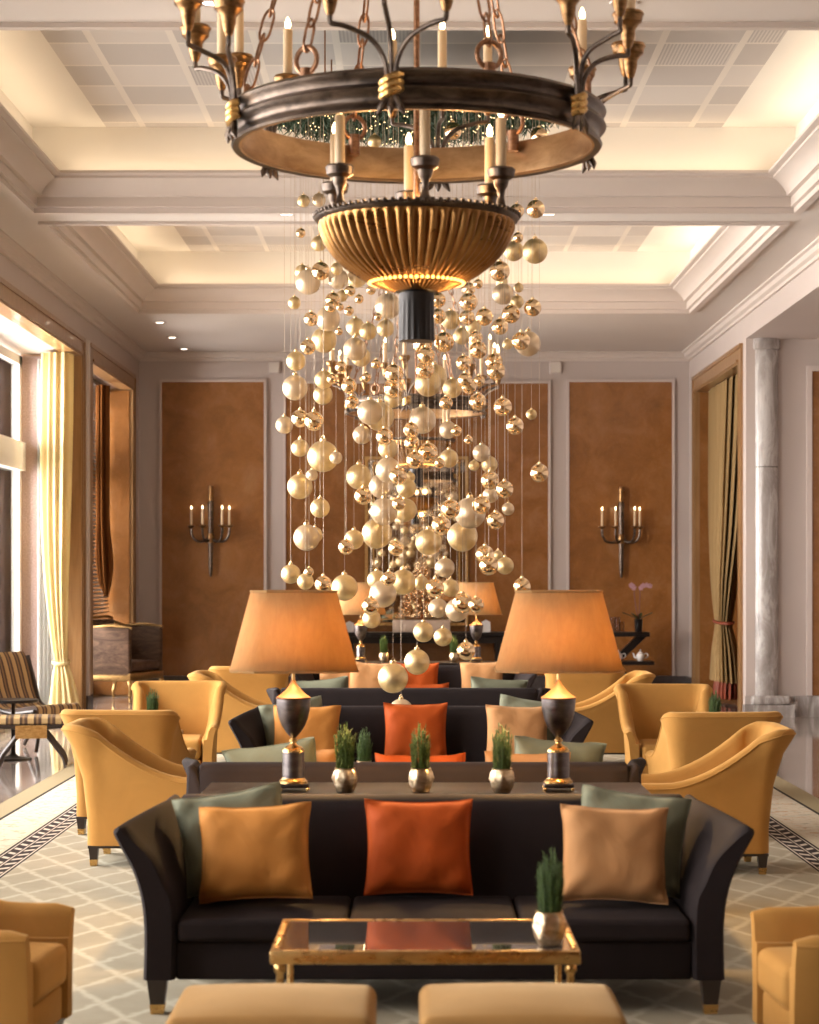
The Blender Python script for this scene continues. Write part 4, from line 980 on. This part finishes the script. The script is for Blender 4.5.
for s, dx in ((-1, -.055), (1, .02)):
    pts = smooth_path([(0,0,.16),(dx*.6,0,.32),(dx,.0,.50),(dx*1.1+.0,0,.58),(dx+.05*s,0,.63),(dx+.13*s if s > 0 else dx-.03,0,.62)], 5)
    MB().tube(pts, .006, 6).build('flower_stem', 'stem', t)
    for k in range(4):
        c = pts[-1-k*3]; fl = MB()
        for j in range(5):
            a = 2*PI*j/5+.3; e_ = Vector((math.cos(a), 0, math.sin(a))); sd = Vector((-math.sin(a), 0, math.cos(a)))
            fl.loft([[c+e_*f*.036+sd*w_*.015+Vector((0,-.03-.01*f,0)), c+e_*f*.036+Vector((0,-.035-.01*f,0)), c+e_*f*.036-sd*w_*.015+Vector((0,-.03-.01*f,0)), c+e_*f*.036+Vector((0,-.026-.01*f,0))] for f, w_ in ((.05,.3),(.5,1),(.9,.7),(1,.15))])
        fl.build('flower', 'petal', t)
for i, (px, h_) in enumerate(((612.5, .20), (617.5, .20), (622, .14))):
    q = (px-VX)*28.25/F
    t = tag(MB().lathe([(.032,0),(.032,h_),(.029,h_),(.029,.006),(.002,.006)], n=18).build('drinking_glass', 'glassw', None, loc=(q, 28.25, .8605)), ['tall clear glass at the left end of the zigzag shelf beside the lampshade', 'tall clear glass, second from the lampshade on the zigzag shelf', 'short clear glass nearest the orchid on the zigzag shelf'][i], 'glass', 'glasses on the zigzag shelf')
def teapot(x, lb):
    t = thing('teapot', lb, 'teapot', (x, 28.2, .4705), 0, 'white teapots on the zigzag shelf'); t.scale = (.78, .78, .82)
    MB().lathe([(.04,0),(.045,.008),(.075,.05),(.078,.08),(.06,.12),(.04,.135)], n=24).build('body', 'china', t)
    MB().lathe([(.042,.136),(.035,.15),(.012,.158),(.01,.165),(.016,.175),(.012,.187),(.002,.19)], n=20).build('lid', 'china', t)
    MB().tube(smooth_path([(-.07,0,.05),(-.105,0,.075),(-.115,0,.115),(-.135,0,.13)], 5), [.016]*6+[.012]*6+[.009]*4, 8).build('spout', 'china', t)
    MB().tube(smooth_path([(.065,0,.11),(.11,0,.125),(.13,0,.09),(.105,0,.055),(.072,0,.045)], 5), .008, 6).build('handle', 'china', t)
teapot(3.04, 'white teapot right on the lower board of the black zigzag shelf')
teapot(2.74, 'white teapot half hidden by the lampshade on the lower zigzag board')
t = thing('low_bench', 'low black leather bench with studs behind the right big lampshade', 'bench', (2.46, 27.0, 0))
MB().rbox(-.38, .38, -.3, .3, .14, .34, .03, 4, .015, 2).build('seat_pad', 'black', t)
st = MB()
for k in range(9): st.sphere((-.34+.085*k, -.302, .17), .009, 8, 6)
st.build('studs', 'gilt', t)
for sx in (-.33, .33):
    for sy in (-.25, .25): leg_mb(sx, sy, .141, .025, .018).build('leg', 'legwood', t)

# ============================================================ CURTAINS
def bundle(name, label, cx, cy, secs, mat, n=96, folds=13, amp=.16, seed=1, group=None):
    """gathered drape: secs = (z, half width x, half depth y, shift x, shift y)"""
    r = random.Random(seed); ph = [r.uniform(0, 6.28) for _ in range(4)]; Q = []
    for (z, ax, ay, sx, sy) in secs:
        ring = []
        for k in range(n):
            a = 2*PI*k/n; f = 1+amp*math.sin(folds*a+ph[0]+.25*z)+amp*.5*math.sin((folds-4)*a+ph[1]-.2*z)
            ring.append((cx+sx+ax*f*math.cos(a), cy+sy+ay*f*math.sin(a), z))
        Q.append(ring)
    o = MB().loft(Q).build(name, mat, None, 80)
    return o
def dense(keys, k=5):
    v = [Vector((q[0], q[1], q[2])) for q in keys]; u = [Vector((q[3], q[4], 0)) for q in keys]
    a, b = smooth_path(v, k), smooth_path(u, k)
    return [(p.x, p.y, p.z, s.x, s.y) for p, s in zip(a, b)]
t = thing('window_curtain', 'pale gold silk curtain tied low beside the left window', 'curtain', (-4.0, 23.5, .1))
d = bundle('drape', '', 0, 0, dense([(4.0,.155,.16,.01,0),(3.3,.16,.17,.0,0),(2.2,.15,.17,-.01,0),(1.4,.12,.14,.0,0),(.80,.085,.10,.03,0),(.56,.07,.08,.05,0),(.35,.11,.12,.07,0),(.02,.16,.15,.09,0)]), 'curt'); d.parent = t
k = MB().tube([( .05+.085*math.cos(a), .10*math.sin(a), .55+.02*math.sin(a)) for a in [2*PI*i/24 for i in range(24)]], .022, 8, True).build('tie_back', 'curt', t)
tag(MB().loft([[(-4.25+.0045*i, 23.70+.02*math.sin(i*1.9), z) for i in range(42) for sd in (0,)]+[(-4.25+.0045*i, 23.706+.02*math.sin(i*1.9), z) for i in range(41, -1, -1)] for z in (.14, 1.5, 2.8, 4.06)]).build('sheer_curtain', 'sheer', None, 80), 'white sheer curtain between the left window and the gold silk curtain', 'curtain')
t = thing('window_curtain', 'bronze gold silk curtain tied low in the right wall recess', 'curtain', (4.0, 26.75, .05))
d = bundle('drape', '', 0, 0, dense([(4.02,.10,1.25,0,0),(3.2,.11,1.15,0,.08),(2.2,.12,.95,0,.2),(1.5,.11,.62,0,.32),(1.05,.085,.36,.0,.38),(.9,.08,.33,0,.38),(.6,.12,.50,0,.25),(.22,.14,.66,0,.2)]), 'curt2', 160, 21, .2, 4); d.parent = t
MB().tube([(.11*math.cos(a), .38+.40*math.sin(a), .97+.015*math.sin(a)) for a in [2*PI*i/32 for i in range(32)]], .02, 8, True).build('tie_back', 'redtrim', t)
d = bundle('lining', '', 0, 0, dense([(.24,.11,.42,0,.2),(.1,.13,.45,0,.2),(.0,.12,.42,0,.2)], 3), 'redtrim', 120, 17, .15, 6); d.parent = t
t = thing('window_blind', 'dark slatted blind in the far left window recess', 'blind', (-4.10, 26.4, 1.12))
m = MB()
for k in range(59): m.prism([(-.018,.0+k*.05),(.018,.022+k*.05),(.018,.026+k*.05),(-.018,.004+k*.05)], 'y', -1.7, 1.72)
m.build('slats', 'louvre', t)
b = MB()
for y in (-1.2, 0, 1.2): b.tube([(0,y,0), (0,y,2.96)], .004, 5)
b.build('ladder_cord', 'legwood', t); MB().box(-.03, .03, -1.72, 1.74, 2.94, 3.0).build('head_rail', 'louvre', t)
t = thing('window_drape', 'amber drape tail hanging in the far left window recess before the blind', 'curtain', (-3.98, 26.9, 1.35))
d = bundle('drape', '', 0, 0, dense([(2.7,.07,.16,0,0),(1.9,.07,.18,0,0),(1.0,.07,.16,.0,0),(.5,.09,.2,.02,0),(.2,.07,.14,.03,0),(.0,.02,.04,.04,0)]), 'curt3', 60, 9, .2, 3); d.parent = t

# ============================================================ DOWNLIGHTS, SOCKET
DL = [((160,322), 'recessed downlight at the left, nearest of three in the plain far ceiling'), ((172,337), 'recessed downlight at the left, middle of three in the plain far ceiling'), ((184,348.5), 'recessed downlight at the left, farthest of three in the plain far ceiling'),
      ((286.5,213.5), 'recessed downlight in the beam between coffers, left of the big bowl'), ((548.5,213.5), 'recessed downlight in the beam between coffers, right of the big bowl'),
      ((212,2), 'recessed downlight at the photo top above the chandelier, left'), ((624,2), 'recessed downlight at the photo top above the chandelier, right')]
d0 = None
for (px, py), lb in DL:
    Y = (ZS-EYE)*F/(VY-py); x = (px-VX)*Y/F
    if d0 is None:
        t = thing('ceiling_downlight', lb, 'downlight', (x, Y, ZS), 0, 'recessed ceiling downlights'); d0 = t
        MB().lathe([(.055,-.012),(.075,-.012),(.08,-.001),(.05,-.001)], n=28, caps=False).build('rim', 'trimw', t)
        MB().lathe([(.054,-.006),(.054,-.004)], n=24).build('lens', 'down', t)
    else:
        t = copy_tree(d0); t.location = (x, Y, ZS); t['label'] = lb
t = thing('wall_socket', 'double wall socket in the marble skirting right of the pilaster', 'socket', ((789-VX)*24.0/F, 24.03, .115))
MB().rbox(-.10, .10, -.012, -.001, -.06, .06, .005, 2).build('plate', 'gmarble', t)
for sx in (-.045, .045): MB().rbox(sx-.032, sx+.032, -.016, -.0125, -.032, .032, .004, 1).build('outlet', 'china', t)
# ============================================================ CAMERA
cam = bpy.data.cameras.new('camera'); co = bpy.data.objects.new('camera', cam); C.objects.link(co)
co.location = (0, 0, EYE); co.rotation_euler = (PI/2, 0, 0)
cam.sensor_width = 36; cam.sensor_fit = 'AUTO'; cam.lens = F/1024*36
cam.shift_x = (409.5-VX)/1024; cam.shift_y = (VY-512)/1024
cam.dof.use_dof = True; cam.dof.focus_distance = 13.0; cam.dof.aperture_fstop = 4.0; cam.clip_end = 200
sc = bpy.context.scene; sc.camera = co
vs = sc.view_settings; vs.view_transform = 'Standard'; vs.look = 'None'; vs.gamma = 1; vs.use_curve_mapping = False; vs.exposure = EXPO
sc.cycles.use_denoising = True
sc.cycles.max_bounces = 10; sc.cycles.diffuse_bounces = 5; sc.cycles.glossy_bounces = 5; sc.cycles.transparent_max_bounces = 12
sc.cycles.caustics_reflective = False; sc.cycles.caustics_refractive = False; sc.cycles.sample_clamp_indirect = 6
